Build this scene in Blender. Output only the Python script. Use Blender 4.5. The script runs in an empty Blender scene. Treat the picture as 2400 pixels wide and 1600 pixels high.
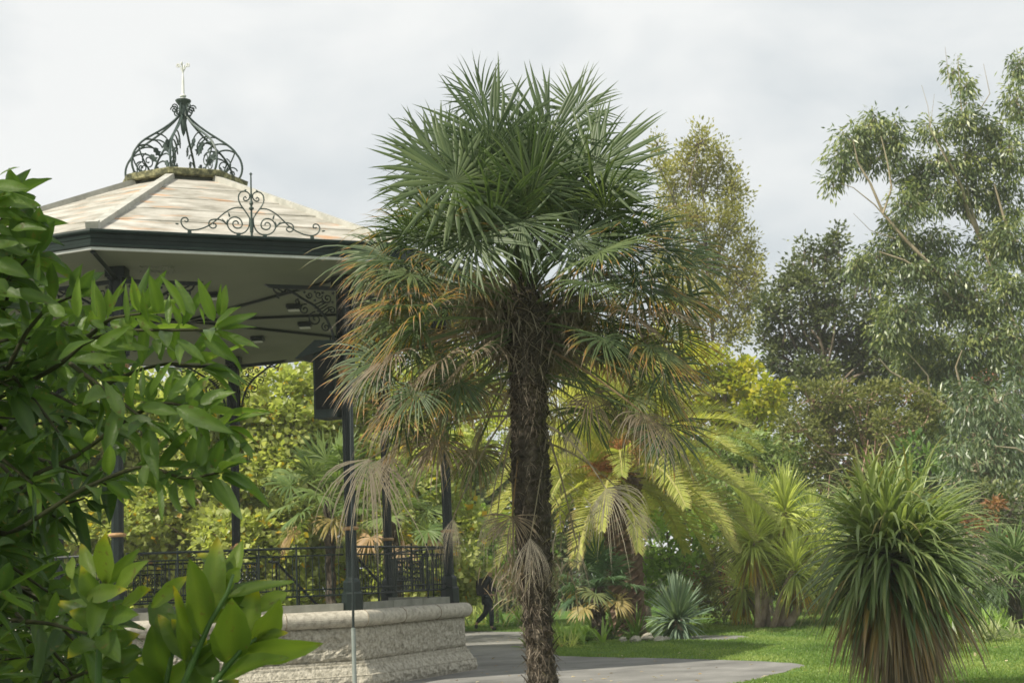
import bpy, math, random
import numpy as np
from mathutils import Vector, Matrix, noise as mnoise
random.seed(7); R = np.random.default_rng(11)
S = bpy.context.scene
# ------------------------------------------------------------------ camera
FPX, PITCH, ROLL, CAMH = 3500.1, .1574, .0435, 1.45
cd = bpy.data.cameras.new('camera'); cam = bpy.data.objects.new('camera', cd); S.collection.objects.link(cam)
S.camera = cam
cd.sensor_width = 36; cd.lens = FPX/2400*36; cd.clip_end = 3000; cd.clip_start = .05
cp_, sp_, cr_, sr_ = math.cos(PITCH), math.sin(PITCH), math.cos(ROLL), math.sin(ROLL)
right = Vector((1,0,0)); upv = Vector((0,-sp_,cp_)); fwd = Vector((0,cp_,sp_))
Rr = right*cr_ - upv*sr_; Uu = right*sr_ + upv*cr_
m = Matrix((Rr, Uu, -fwd)).transposed().to_4x4(); m.translation = (0,0,CAMH); cam.matrix_world = m
cd.dof.use_dof = True; cd.dof.focus_distance = 6.5; cd.dof.aperture_fstop = 11.0
# ------------------------------------------------------------------ light
SUN = Vector((-.62, -.50, .84)).normalized()
sl = bpy.data.lights.new('sun', 'SUN'); so = bpy.data.objects.new('sun', sl); S.collection.objects.link(so)
sl.energy = 4.9; sl.angle = math.radians(.9); sl.color = (1, .93, .80)
so.rotation_euler = SUN.to_track_quat('Z', 'Y').to_euler()
W = bpy.data.worlds.new('World'); S.world = W; W.use_nodes = True
nt = W.node_tree; nt.nodes.clear(); N = nt.nodes.new; L = nt.links.new
out = N('ShaderNodeOutputWorld'); bg = N('ShaderNodeBackground'); bg.inputs[1].default_value = .1
sky = N('ShaderNodeTexSky'); sky.sky_type = 'NISHITA'; sky.sun_disc = False
sky.sun_elevation = math.asin(SUN.z); sky.sun_rotation = math.atan2(SUN.x, SUN.y)
tc = N('ShaderNodeTexCoord'); mp = N('ShaderNodeMapping'); mp.inputs['Scale'].default_value = (1, 1, 2.2); mp.inputs['Location'].default_value = (.35, .1, .55)
nz = N('ShaderNodeTexNoise'); nz.inputs['Scale'].default_value = 3.2; nz.inputs['Detail'].default_value = 7; nz.inputs['Roughness'].default_value = .5
nz.inputs['Distortion'].default_value = .3
rp = N('ShaderNodeValToRGB'); e = rp.color_ramp.elements
e[0].position = .38; e[0].color = (5.2, 5.6, 5.8, 1); e[1].position = .58; e[1].color = (7.3, 7.4, 7.3, 1)
mx = N('ShaderNodeMixRGB'); mx.inputs[0].default_value = .95
L(tc.outputs['Generated'], mp.inputs[0]); L(mp.outputs[0], nz.inputs[0]); L(nz.outputs[0], rp.inputs[0])
L(sky.outputs[0], mx.inputs[1]); L(rp.outputs[0], mx.inputs[2]); L(mx.outputs[0], bg.inputs[0]); L(bg.outputs[0], out.inputs[0])
S.view_settings.view_transform = 'Standard'; S.view_settings.look = 'None'; S.view_settings.exposure = .38; S.view_settings.gamma = 1
S.cycles.max_bounces = 8; S.cycles.transparent_max_bounces = 8

# ------------------------------------------------------------------ helpers
def ray(px, py):
    a = (px-1200)/FPX; b = (800-py)/FPX
    u = a*cr_+b*sr_; v = -a*sr_+b*cr_
    return (u, cp_-v*sp_, sp_+v*cp_)
def at(px, py, Y):                      # place measured on the photo at distance Y
    x, y, z = ray(px, py); t = Y/y; return np.array((x*t, Y, CAMH+z*t))
def G(px, py, z=0.):                    # place measured on a level plane
    x, y, zz = ray(px, py); t = (z-CAMH)/zz; return np.array((x*t, y*t, z))
def scale(Y): return FPX/Y
def nrm(v):
    v = np.asarray(v, float); n = np.linalg.norm(v, axis=-1, keepdims=True); return v/np.maximum(n, 1e-9)
C = S.collection
def tag(o, label=None, cat=None, group=None, kind=None):
    if label: o['label'] = label
    if cat: o['category'] = cat
    if group: o['group'] = group
    if kind: o['kind'] = kind
    return o
def empty(name, loc=(0,0,0), label=None, cat=None, group=None):
    o = bpy.data.objects.new(name, None); o.location = tuple(float(c) for c in loc); C.objects.link(o)
    return tag(o, label, cat, group)
def link(name, me, mat, parent=None, smooth=False):
    o = bpy.data.objects.new(name, me); C.objects.link(o)
    if mat: me.materials.append(mat)
    if smooth: me.polygons.foreach_set('use_smooth', [True]*len(me.polygons))
    if parent:
        o.parent = parent
        # children are modelled in world coordinates
        p = parent; off = Vector((0,0,0))
        while p: off = off + Vector(p.location); p = p.parent
        o.location = -off
    return o
class MB:
    def __init__(s): s.v = []; s.f = []
    def add(s, v, f):
        b = len(s.v); s.v += [tuple(float(c) for c in q) for q in v]; s.f += [tuple(i+b for i in q) for q in f]
    def box(s, c, size, ex=(1,0,0), ey=(0,1,0), ez=(0,0,1), taper=1.0):
        c = np.array(c, float); ex, ey, ez = map(np.array, (ex, ey, ez)); a, b, h = [q/2 for q in size]; v = []
        for k in (-1, 1):
            t = taper if k > 0 else 1
            for i, j in ((-1,-1),(1,-1),(1,1),(-1,1)): v.append(c+ex*i*a*t+ey*j*b*t+ez*k*h)
        s.add(v, [(3,2,1,0),(4,5,6,7),(0,1,5,4),(1,2,6,5),(2,3,7,6),(3,0,4,7)])
    def tube(s, pts, r, n=6, cap=True):
        pts = np.array(pts, float); m_ = len(pts)
        r = np.full(m_, r) if np.isscalar(r) else np.array(r, float)
        T = nrm(np.gradient(pts, axis=0)); ref = np.array((0,0,1.)) if abs(T[0][2]) < .9 else np.array((1.,0,0))
        U = nrm(np.cross(T[0], ref)); v = []
        for i in range(m_):
            U = U-T[i]*np.dot(U, T[i]); U = U/max(np.linalg.norm(U), 1e-9); V = np.cross(T[i], U)
            for k in range(n):
                a = 2*math.pi*k/n; v.append(pts[i]+r[i]*(math.cos(a)*U+math.sin(a)*V))
        f = [(i*n+k, i*n+(k+1) % n, (i+1)*n+(k+1) % n, (i+1)*n+k) for i in range(m_-1) for k in range(n)]
        if cap: f += [tuple(reversed(range(n))), tuple((m_-1)*n+k for k in range(n))]
        s.add(v, f)
    def lathe(s, prof, c, n=16, a0=0, cap=True):
        c = np.array(c, float); v = []
        for r, z in prof:
            for k in range(n):
                a = a0+2*math.pi*k/n; v.append((c[0]+r*math.sin(a), c[1]-r*math.cos(a), c[2]+z))
        m_ = len(prof)
        f = [(i*n+k, i*n+(k+1) % n, (i+1)*n+(k+1) % n, (i+1)*n+k) for i in range(m_-1) for k in range(n)]
        if cap: f += [tuple(reversed(range(n))), tuple((m_-1)*n+k for k in range(n))]
        s.add(v, f)
    def prism(s, poly, o, ex, ey, en, t):
        o, ex, ey, en = [np.array(q, float) for q in (o, ex, ey, en)]; n = len(poly)
        v = [o+ex*x+ey*y-en*t/2 for x, y in poly]+[o+ex*x+ey*y+en*t/2 for x, y in poly]
        s.add(v, [tuple(reversed(range(n))), tuple(range(n, 2*n))]+[(i, (i+1) % n, n+(i+1) % n, n+i) for i in range(n)])
    def build(s, name, mat, parent=None, smooth=False):
        me = bpy.data.meshes.new(name); me.from_pydata(s.v, [], s.f); me.update()
        return link(name, me, mat, parent, smooth)
class Buf:                                # many small leaves in one part
    def __init__(s): s.V = []; s.F = []; s.r = []; s.a = []; s.n = 0
    def add(s, V, F, r, a):
        s.V.append(V.reshape(-1,3)); s.F.append(F.reshape(-1,4)+s.n); s.r.append(r.ravel()); s.a.append(a.ravel()); s.n += len(s.V[-1])
    def build(s, name, mat, parent=None, smooth=False):
        V = np.concatenate(s.V).astype(np.float32); F = np.concatenate(s.F).astype(np.int32)
        me = bpy.data.meshes.new(name); me.vertices.add(len(V)); me.vertices.foreach_set('co', V.ravel())
        me.loops.add(F.size); me.polygons.add(len(F)); me.loops.foreach_set('vertex_index', F.ravel())
        me.polygons.foreach_set('loop_start', np.arange(0, F.size, 4, dtype=np.int32))
        try: me.polygons.foreach_set('loop_total', np.full(len(F), 4, dtype=np.int32))
        except Exception: pass
        for nm, dat in (('rnd', s.r), ('age', s.a)):
            at_ = me.attributes.new(nm, 'FLOAT', 'POINT'); at_.data.foreach_set('value', np.concatenate(dat).astype(np.float32))
        me.update(calc_edges=True)
        return link(name, me, mat, parent, smooth)
def straps(buf, P, D, Sd, Ln, Wd, droop=0, n=6, fold=.3, rnd=None, a0=0, a1=0, prof=None, p=1.5, twist=0, apow=3., cols=3, wind=None):
    """ribbon leaves: start P, direction D, side vector Sd, length, width, bend towards the ground"""
    P = np.atleast_2d(P).astype(float); M = len(P); D = nrm(np.broadcast_to(D, (M,3))); Sd = np.broadcast_to(Sd, (M,3)).astype(float)
    Ln = np.broadcast_to(Ln, (M,)).astype(float); Wd = np.broadcast_to(Wd, (M,)).astype(float)
    droop = np.broadcast_to(droop, (M,)).astype(float); a0 = np.broadcast_to(a0, (M,)); a1 = np.broadcast_to(a1, (M,))
    rnd = R.random(M) if rnd is None else np.broadcast_to(rnd, (M,))
    t = np.linspace(0, 1, n+1); prof = prof or (lambda t: np.minimum(1, .35+3*t)*(1-t**3))
    w = prof(t); pos = P.copy(); V = np.zeros((M, n+1, cols, 3)); g = np.array((0,0,-1.))
    lat = nrm(Sd)
    for i, ti in enumerate(t):
        d = nrm(D+g*(droop*ti**p)[:,None]+lat*(twist*ti if np.isscalar(twist) else (twist*ti)[:,None]))
        if i: pos = pos+d*(Ln/n)[:,None]
        s_ = nrm(Sd-d*np.sum(Sd*d, -1, keepdims=True)); nn = nrm(np.cross(s_, d))
        h = (Wd*w[i]/2)[:,None]
        V[:,i,0] = pos-s_*h+nn*h*fold; V[:,i,cols-1] = pos+s_*h+nn*h*fold
        if cols == 3: V[:,i,1] = pos-nn*h*fold
    k = (n+1)*cols; F = []
    for i in range(n):
        for c in range(cols-1): F.append((i*cols+c, i*cols+c+1, (i+1)*cols+c+1, (i+1)*cols+c))
    F = np.array(F)[None]+(np.arange(M)*k)[:,None,None]
    age = a0[:,None]+(a1-a0)[:,None]*(t**apow)[None]
    buf.add(V, F, np.repeat(rnd, k), np.repeat(age[:,:,None], cols, 2))
def cards(buf, P, D, Nn, Ln, Wd, rnd, age=0, fold=.18, wide=.45):
    M = len(P); D = nrm(D); s_ = nrm(np.cross(D, Nn)); nn = np.cross(s_, D)
    Ln = np.broadcast_to(Ln, (M,))[:,None]; Wd = np.broadcast_to(Wd, (M,))[:,None]/2
    V = np.stack([P, P+D*Ln*wide+s_*Wd+nn*Wd*fold, P+D*Ln-nn*Wd*fold, P+D*Ln*wide-s_*Wd+nn*Wd*fold], 1)
    F = np.arange(M*4).reshape(M,4); buf.add(V, F, np.repeat(rnd, 4), np.broadcast_to(np.broadcast_to(age, (M,))[:,None], (M,4)))
def rand_dirs(n): return nrm(R.normal(size=(n,3)))
# ------------------------------------------------------------------ materials
def newmat(name):
    m_ = bpy.data.materials.new(name); m_.use_nodes = True; nt = m_.node_tree
    return m_, nt, nt.nodes, nt.links, nt.nodes['Principled BSDF']
def ramp(nodes, stops, interp='LINEAR'):
    r = nodes.new('ShaderNodeValToRGB'); cr = r.color_ramp; cr.interpolation = interp
    while len(cr.elements) < len(stops): cr.elements.new(.5)
    for el, (p, c) in zip(cr.elements, stops): el.position = p; el.color = (*c, 1)
    return r
def leafmat(name, stops, transl=.38, rough=.5, spec=.35, agestops=None, tcol=1.35, hue=1.0, spots=False):
    m_, nt, ns, lk, b = newmat(name); out = ns['Material Output']
    a = ns.new('ShaderNodeAttribute'); a.attribute_name = 'rnd'; r = ramp(ns, stops); lk.new(a.outputs['Fac'], r.inputs[0]); col = r.outputs[0]
    a2 = ns.new('ShaderNodeAttribute'); a2.attribute_name = 'age'
    if agestops:
        r2 = ramp(ns, agestops); lk.new(a2.outputs['Fac'], r2.inputs[0])
        mr = ns.new('ShaderNodeMapRange'); mr.inputs[1].default_value = .12; mr.inputs[2].default_value = .3; lk.new(a2.outputs['Fac'], mr.inputs[0])
        mx = ns.new('ShaderNodeMixRGB'); lk.new(mr.outputs[0], mx.inputs[0]); lk.new(col, mx.inputs[1]); lk.new(r2.outputs[0], mx.inputs[2]); col = mx.outputs[0]
    tcn = ns.new('ShaderNodeTexCoord'); nz = ns.new('ShaderNodeTexNoise'); nz.inputs['Scale'].default_value = 9; nz.inputs['Detail'].default_value = 3
    lk.new(tcn.outputs['Object'], nz.inputs[0]); mr3 = ns.new('ShaderNodeMapRange'); mr3.inputs[3].default_value = .75; mr3.inputs[4].default_value = 1.25; lk.new(nz.outputs[0], mr3.inputs[0])
    mul = ns.new('ShaderNodeVectorMath'); mul.operation = 'SCALE'; lk.new(col, mul.inputs[0]); lk.new(mr3.outputs[0], mul.inputs['Scale']); col = mul.outputs[0]
    if spots:
        n4 = ns.new('ShaderNodeTexNoise'); n4.inputs['Scale'].default_value = 55; n4.inputs['Detail'].default_value = 4; lk.new(tcn.outputs['Object'], n4.inputs[0])
        r4 = ramp(ns, [(.63,(0,0,0)),(.70,(1,1,1))]); lk.new(n4.outputs[0], r4.inputs[0]); m4 = ns.new('ShaderNodeMixRGB'); m4.inputs[2].default_value = (.16,.13,.04,1)
        h4 = ns.new('ShaderNodeMath'); h4.operation = 'MULTIPLY'; h4.inputs[1].default_value = .75; lk.new(r4.outputs[0], h4.inputs[0]); lk.new(h4.outputs[0], m4.inputs[0]); lk.new(col, m4.inputs[1]); col = m4.outputs[0]
        wv = ns.new('ShaderNodeTexNoise'); wv.inputs['Scale'].default_value = 130; wv.inputs['Detail'].default_value = 2; lk.new(tcn.outputs['Object'], wv.inputs[0])
        bp = ns.new('ShaderNodeBump'); bp.inputs['Strength'].default_value = .35; bp.inputs['Distance'].default_value = .004; lk.new(wv.outputs[0], bp.inputs['Height']); lk.new(bp.outputs[0], b.inputs['Normal'])
    lk.new(col, b.inputs['Base Color']); b.inputs['Roughness'].default_value = rough; b.inputs['Specular IOR Level'].default_value = spec
    t = ns.new('ShaderNodeBsdfTranslucent'); g = ns.new('ShaderNodeVectorMath'); g.operation = 'MULTIPLY'; g.inputs[1].default_value = (tcol*1.08, tcol*1.1, tcol*.55)
    lk.new(col, g.inputs[0]); lk.new(g.outputs[0], t.inputs[0])
    ms = ns.new('ShaderNodeMixShader'); ms.inputs[0].default_value = transl; lk.new(b.outputs[0], ms.inputs[1]); lk.new(t.outputs[0], ms.inputs[2]); lk.new(ms.outputs[0], out.inputs[0])
    return m_
def noisemat(name, stops, sc=8, detail=6, rough=.8, bump=.3, bscale=None, stretch=(1,1,1), spec=.3, rgh=.6, metal=0, bdist=.02):
    m_, nt, ns, lk, b = newmat(name)
    tcn = ns.new('ShaderNodeTexCoord'); mp = ns.new('ShaderNodeMapping'); mp.inputs['Scale'].default_value = stretch
    nz = ns.new('ShaderNodeTexNoise'); nz.inputs['Scale'].default_value = sc; nz.inputs['Detail'].default_value = detail; nz.inputs['Roughness'].default_value = rgh
    r = ramp(ns, stops); lk.new(tcn.outputs['Object'], mp.inputs[0]); lk.new(mp.outputs[0], nz.inputs[0]); lk.new(nz.outputs[0], r.inputs[0])
    lk.new(r.outputs[0], b.inputs['Base Color']); b.inputs['Roughness'].default_value = rough; b.inputs['Specular IOR Level'].default_value = spec
    b.inputs['Metallic'].default_value = metal
    if bump:
        n2 = ns.new('ShaderNodeTexNoise'); n2.inputs['Scale'].default_value = bscale or sc*3; n2.inputs['Detail'].default_value = 5
        bp = ns.new('ShaderNodeBump'); bp.inputs['Strength'].default_value = bump; bp.inputs['Distance'].default_value = bdist
        lk.new(mp.outputs[0], n2.inputs[0]); lk.new(n2.outputs[0], bp.inputs['Height']); lk.new(bp.outputs[0], b.inputs['Normal'])
    return m_, ns, lk, b, r
def mat(*a, **k): return noisemat(*a, **k)[0]
iron = mat('iron_paint', [(.3,(.005,.010,.009)),(.7,(.009,.018,.015))], sc=20, rough=.38, bump=.08, spec=.4)
iron_green = mat('green_iron', [(.3,(.03,.05,.045)),(.7,(.06,.085,.07))], sc=15, rough=.5, bump=.1)
fasc_m = mat('fascia_paint', [(.3,(.005,.013,.010)),(.7,(.009,.020,.015))], sc=6, rough=.5, bump=.05, spec=.2)
white_p = mat('white_paint', [(.3,(.55,.56,.52)),(.7,(.72,.73,.70))], sc=5, rough=.5, bump=.05)
soff_m = mat('soffit_paint', [(.3,(.145,.165,.11)),(.7,(.18,.198,.135))], sc=.8, rough=.6, bump=.02)
gold = mat('gilded_paint', [(.3,(.25,.14,.06)),(.7,(.50,.32,.16))], sc=25, rough=.45, bump=.2)
granite, gns, glk, gb, gr = noisemat('granite', [(.30,(.10,.095,.07)),(.45,(.30,.28,.22)),(.58,(.46,.43,.35)),(.72,(.60,.57,.48))], sc=16, detail=12, rough=.85, bump=.9, bscale=26, rgh=.75, bdist=.03)
gran_s = mat('granite_smooth', [(.30,(.18,.165,.13)),(.5,(.42,.39,.32)),(.7,(.58,.55,.46))], sc=12, detail=12, rough=.8, bump=.35, bscale=60, rgh=.75)
slab_m = mat('deck_slab', [(.3,(.16,.16,.13)),(.7,(.27,.27,.23))], sc=5, rough=.85, bump=.2)
asph = mat('asphalt', [(.30,(.11,.108,.10)),(.45,(.165,.162,.15)),(.56,(.20,.196,.182)),(.70,(.27,.262,.242))], sc=.9, detail=10, rough=.85, bump=.25, bscale=90, rgh=.65)
grass_g = mat('lawn_ground', [(.3,(.045,.10,.012)),(.55,(.075,.15,.02)),(.8,(.13,.19,.035))], sc=1.0, detail=9, rough=.95, bump=.5, bscale=60)
soil = mat('soil', [(.3,(.03,.025,.015)),(.7,(.08,.065,.04))], sc=6, rough=.95, bump=.5)
bark = mat('bark', [(.3,(.09,.07,.05)),(.7,(.26,.21,.16))], sc=6, rough=.9, bump=.5, stretch=(1,1,.3))
bark_pale = mat('pale_bark', [(.3,(.24,.19,.12)),(.7,(.42,.36,.25))], sc=4, rough=.8, bump=.3, stretch=(1,1,.3))
bark_pink = mat('pinkish_bark', [(.3,(.25,.14,.10)),(.7,(.48,.33,.25))], sc=4, rough=.8, bump=.3, stretch=(1,1,.3))
cord_bark = mat('cordyline_bark', [(.3,(.20,.15,.10)),(.7,(.44,.36,.27))], sc=9, rough=.9, bump=.6, stretch=(1,1,.5))
palm_bark = mat('palm_bark', [(.3,(.02,.017,.012)),(.55,(.07,.058,.042)),(.75,(.16,.135,.10))], sc=14, rough=.95, bump=1, bscale=40, stretch=(1,1,.45), bdist=.03)
fibre = mat('palm_fibre', [(.3,(.05,.038,.026)),(.7,(.19,.155,.115))], sc=10, rough=.95, bump=.2)
twig = mat('twig', [(.3,(.035,.035,.018)),(.7,(.08,.08,.035))], sc=10, rough=.8, bump=.2)
slate = mat('slate', [(.3,(.10,.11,.12)),(.7,(.20,.21,.22))], sc=5, rough=.6, bump=.4, stretch=(1,1,6))
terra = mat('terracotta', [(.3,(.42,.16,.09)),(.7,(.60,.27,.17))], sc=6, rough=.8, bump=.1)
render_w = mat('wall_render', [(.3,(.32,.27,.23)),(.7,(.45,.38,.32))], sc=3, rough=.9, bump=.1)
glass_m = mat('window_glass', [(.3,(.02,.025,.03)),(.7,(.05,.06,.07))], sc=2, rough=.1, bump=0, spec=.8)
AGE = [(.12,(.10,.12,.03)),(.32,(.20,.17,.04)),(.42,(.38,.20,.05)),(.50,(.30,.17,.07)),(.58,(.22,.17,.11)),(.80,(.24,.20,.155)),(1,(.42,.37,.31))]
fan_m = leafmat('fan_palm_leaf', [(0,(.044,.078,.032)),(.5,(.080,.122,.050)),(1,(.15,.195,.08))], transl=.38, rough=.45, spec=.4, agestops=AGE)
date_m = leafmat('date_palm_leaf', [(0,(.24,.28,.07)),(.5,(.40,.42,.12)),(1,(.56,.54,.22))], transl=.48, rough=.45, agestops=[(.12,(.30,.27,.09)),(.5,(.45,.36,.18)),(1,(.55,.47,.33))])
cord_m = leafmat('cordyline_leaf', [(0,(.32,.37,.08)),(.5,(.50,.55,.18)),(1,(.66,.69,.32))], transl=.48, rough=.42, agestops=[(.12,(.42,.40,.08)),(.4,(.60,.42,.06)),(.7,(.45,.30,.15)),(1,(.38,.30,.20))])
cord2_m = leafmat('dark_strap_leaf', [(0,(.08,.12,.05)),(.5,(.17,.23,.08)),(1,(.34,.40,.16))], transl=.38, rough=.36, spec=.5, agestops=[(.12,(.14,.15,.05)),(.4,(.34,.22,.06)),(.5,(.32,.20,.08)),(.75,(.27,.20,.12)),(1,(.44,.35,.22))])
yuc_m = leafmat('blue_green_leaf', [(0,(.10,.16,.10)),(.5,(.17,.24,.16)),(1,(.27,.34,.23))], transl=.2, rough=.45)
front_m = leafmat('glossy_leaf', [(0,(.050,.095,.030)),(.5,(.092,.160,.036)),(1,(.18,.27,.055))], transl=.45, rough=.42, spec=.5, agestops=[(.12,(.13,.22,.02)),(.6,(.34,.28,.03)),(1,(.45,.17,.05))], tcol=1.6, spots=True)
ging_m = leafmat('ginger_leaf', [(0,(.06,.11,.022)),(.5,(.11,.175,.026)),(1,(.20,.27,.04))], transl=.5, rough=.42, spec=.4, agestops=[(.12,(.30,.34,.03)),(.6,(.50,.36,.04)),(1,(.50,.20,.06))], tcol=1.6, spots=True)
def lm(name, a, b, c, tr=.36, **k): return leafmat(name, [(0,a),(.5,b),(1,c)], transl=tr, **k)
# ------------------------------------------------------------------ ground
def sheet(name, pts, z, m_):
    mb = MB(); mb.add([(p[0], p[1], z) for p in pts], [tuple(range(len(pts)))]); o = mb.build(name, m_); return tag(o, kind='structure')
sheet('lawn', [(-300,-60),(300,-60),(300,500),(-300,500)], 0, grass_g)
PX = [(1887,1559),(1875,1556),(1850,1553),(1780,1549),(1700,1546),(1500,1541),(1380,1539),(1310,1537),(1275,1525),(1255,1505),(1240,1488),(1225,1480),(1100,1479),(900,1478),(500,1482),(100,1490)]
path = [G(*p)[:2] for p in PX]+[(-26,38),(-26,3),(-.3,3),(.5,9),(.8,13)]+[G(*p)[:2] for p in [(1560,1660),(1640,1630),(1720,1603),(1782,1589),(1842,1574),(1875,1564)]]
path = [tuple(p) for p in path]
pp = []
for i, p in enumerate(path):
    q_ = path[(i+1) % len(path)]; ln_ = math.dist(p, q_); ns_ = max(1, int(ln_/.22)) if ln_ < 12 and 18 < p[1] < 45 and p[0] > -1 else 1
    for j in range(ns_):
        x_, y_ = p[0]+(q_[0]-p[0])*j/ns_, p[1]+(q_[1]-p[1])*j/ns_; k_ = .07 if ns_ > 1 else 0
        pp.append((x_+k_*mnoise.noise((x_*2.3, y_*2.3, 1)), y_+k_*1.6*mnoise.noise((x_*2.7, y_*1.9, 5))))
path = pp
sheet('path', path, .005, asph)
p2 = [tuple(G(*p)[:2]) for p in [(1600,1498),(1700,1499),(1760,1494),(1740,1489),(1650,1488),(1590,1490)]]
sheet('side_path', p2, .004, asph)
sheet('planting_bed', [(-5,2.2),(-.9,2.2),(-.8,5),(-1.5,7.5),(-5,8)], .015, soil)
def inpoly(x, y, poly):
    c = np.zeros(len(x), bool); j = len(poly)-1
    for i in range(len(poly)):
        xi, yi = poly[i]; xj, yj = poly[j]
        c ^= ((yi > y) != (yj > y)) & (x < (xj-xi)*(y-yi)/((yj-yi) or 1e-9)+xi); j = i
    return c
gm = lm('grass_blade', (.09,.155,.035), (.17,.26,.06), (.30,.37,.11), .42, rough=.5)
b = Buf()
n = 230000; Y = 17+R.random(n)**1.25*34; X = (R.random(n)*.50-.10)*Y
k = ~inpoly(X, Y, path) & ~inpoly(X, Y, p2); X, Y = X[k], Y[k]; n = len(X)
P = np.stack([X, Y, np.zeros(n)], 1); D = nrm(R.normal(size=(n,3))*(.45,.45,0)+(0,0,1)); hf = .6+.4*np.sin(X*3.1)*np.sin(Y*1.7)*np.sin(X*.7+Y)
patch = np.array([mnoise.noise((x*.7, y*.35, 0)) for x, y in zip(X, Y)])
cards(b, P, D, rand_dirs(n), (.035+.04*R.random(n))*hf*(.7+Y/60), .010+Y*.0004, np.clip(.5+patch*.7+R.normal(size=n)*.16, 0, 1), wide=.3)
o = b.build('grass', gm); tag(o, 'short sunlit green grass blades covering the lawn', kind='stuff')
o.pop('label', None); o['label'] = 'short bright green lawn grass around the path'

# ------------------------------------------------------------------ bandstand
cx, cy, PHI = -5.585, 25.2, .3936-math.radians(22.5)
def oc(r, k, z):
    a = PHI+math.radians(45*k); return np.array((cx+r*math.sin(a), cy-r*math.cos(a), z))
BS = empty('bandstand', (cx, cy, 0), 'octagonal Victorian bandstand with black iron posts, pale lapped roof and granite plinth', 'bandstand')
def olathe(name, prof, m_, cap=False, smooth=False, parent=BS):
    mb = MB(); mb.lathe(prof, (cx, cy, 0), 8, PHI, cap); return mb.build(name, m_, parent, smooth)
RW = 4.60
olathe('base_course', [(4.3,.0),(4.77,0),(4.76,.10),(4.77,.19),(4.73,.20),(4.70,.25),(4.66,.30),(4.655,.335),(4.62,.345),(4.62,.385),(4.3,.385)], granite)
def rough_wall(z0, z1, r0, nb, name, m_, amp, seed, parent=BS):
    mb = MB()
    for k in range(8):
        a, b_ = oc(r0, k, 0), oc(r0, k+1, 0); en = nrm((a+b_)/2-np.array((cx,cy,0))); nu, nv = 72, 16; vs = []
        for j in range(nv+1):
            for i in range(nu+1):
                u, v = i/nu, j/nv; p = a*(1-u)+b_*u+np.array((0,0,z0+(z1-z0)*v))
                ub = (u*nb) % 1; ed = min(ub, 1-ub)*(4.0/nb); ev = min(v, 1-v)*(z1-z0)
                mm = min(1, max(0, (min(ed, ev)-.02)/.05)) if 0 < j < nv else 0
                if min(ed, ev) < .014: d = -.022
                else: d = mm*(.5+mnoise.noise((p[0]*7+seed, p[1]*7, p[2]*9))*.8+mnoise.noise((p[0]*19, p[1]*19+seed, p[2]*21))*.6)*amp
                if i in (0, nu): d = 0
                vs.append(p+en*d)
        mb.add(vs, [(j*(nu+1)+i, j*(nu+1)+i+1, (j+1)*(nu+1)+i+1, (j+1)*(nu+1)+i) for j in range(nv) for i in range(nu)])
    return mb.build(name, m_, parent)
rough_wall(.385, .87, RW, 3, 'plinth_wall', granite, .038, 3)
rough_wall(.0, .19, 4.775, 5, 'rough_footing', granite, .038, 9)
mb = MB(); th = [math.radians(q) for q in range(-90, 91, 15)]
prof = [(4.5,.87)]+[(4.62+.115*math.cos(t), .985+.115*math.sin(t)) for t in th]+[(4.45,1.104)]
cop = olathe('coping', prof, gran_s, smooth=False)
mbj = MB()
for k in range(8):
    for u in (.0, .33, .67):
        a = oc(4.68, k, 0)*(1-u)+oc(4.68, k+1, 0)*u
        b_ = nrm(oc(1, k+1, 0)-oc(1, k, 0)); en = nrm(a-np.array((cx,cy,0)))
        if u: en = nrm((oc(1,k,0)+oc(1,k+1,0))/2-np.array((cx,cy,0)))
        pts = [a+en*((.1185*math.cos(t))-.06)+np.array((0,0,.985+.1185*math.sin(t))) for t in th]
        mbj.tube(pts, .004, 4)
mbj.build('mortar_joint', mat('stained_mortar', [(.3,(.14,.11,.07)),(.7,(.25,.20,.13))], sc=9, rough=.9, bump=0), cop)
olathe('deck', [(4.46,1.0),(4.46,1.09)], slab_m, cap=True)
# low kerb blocks below the railings
ENTR = 3
for k in range(8):
    if k == ENTR: continue
    a, b_ = oc(4.37, k, 1.155), oc(4.37, k+1, 1.155); ex = nrm(b_-a); en = np.array((ex[1], -ex[0], 0)); ln = np.linalg.norm(b_-a)-.3
    mb = MB(); nb = 3
    for i in range(nb): mb.box(a+ex*(.15+ln*(i+.5)/nb), (ln/nb-.012, .14, .11), ex, en)
    mb.build('kerb', slab_m, BS)
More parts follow.
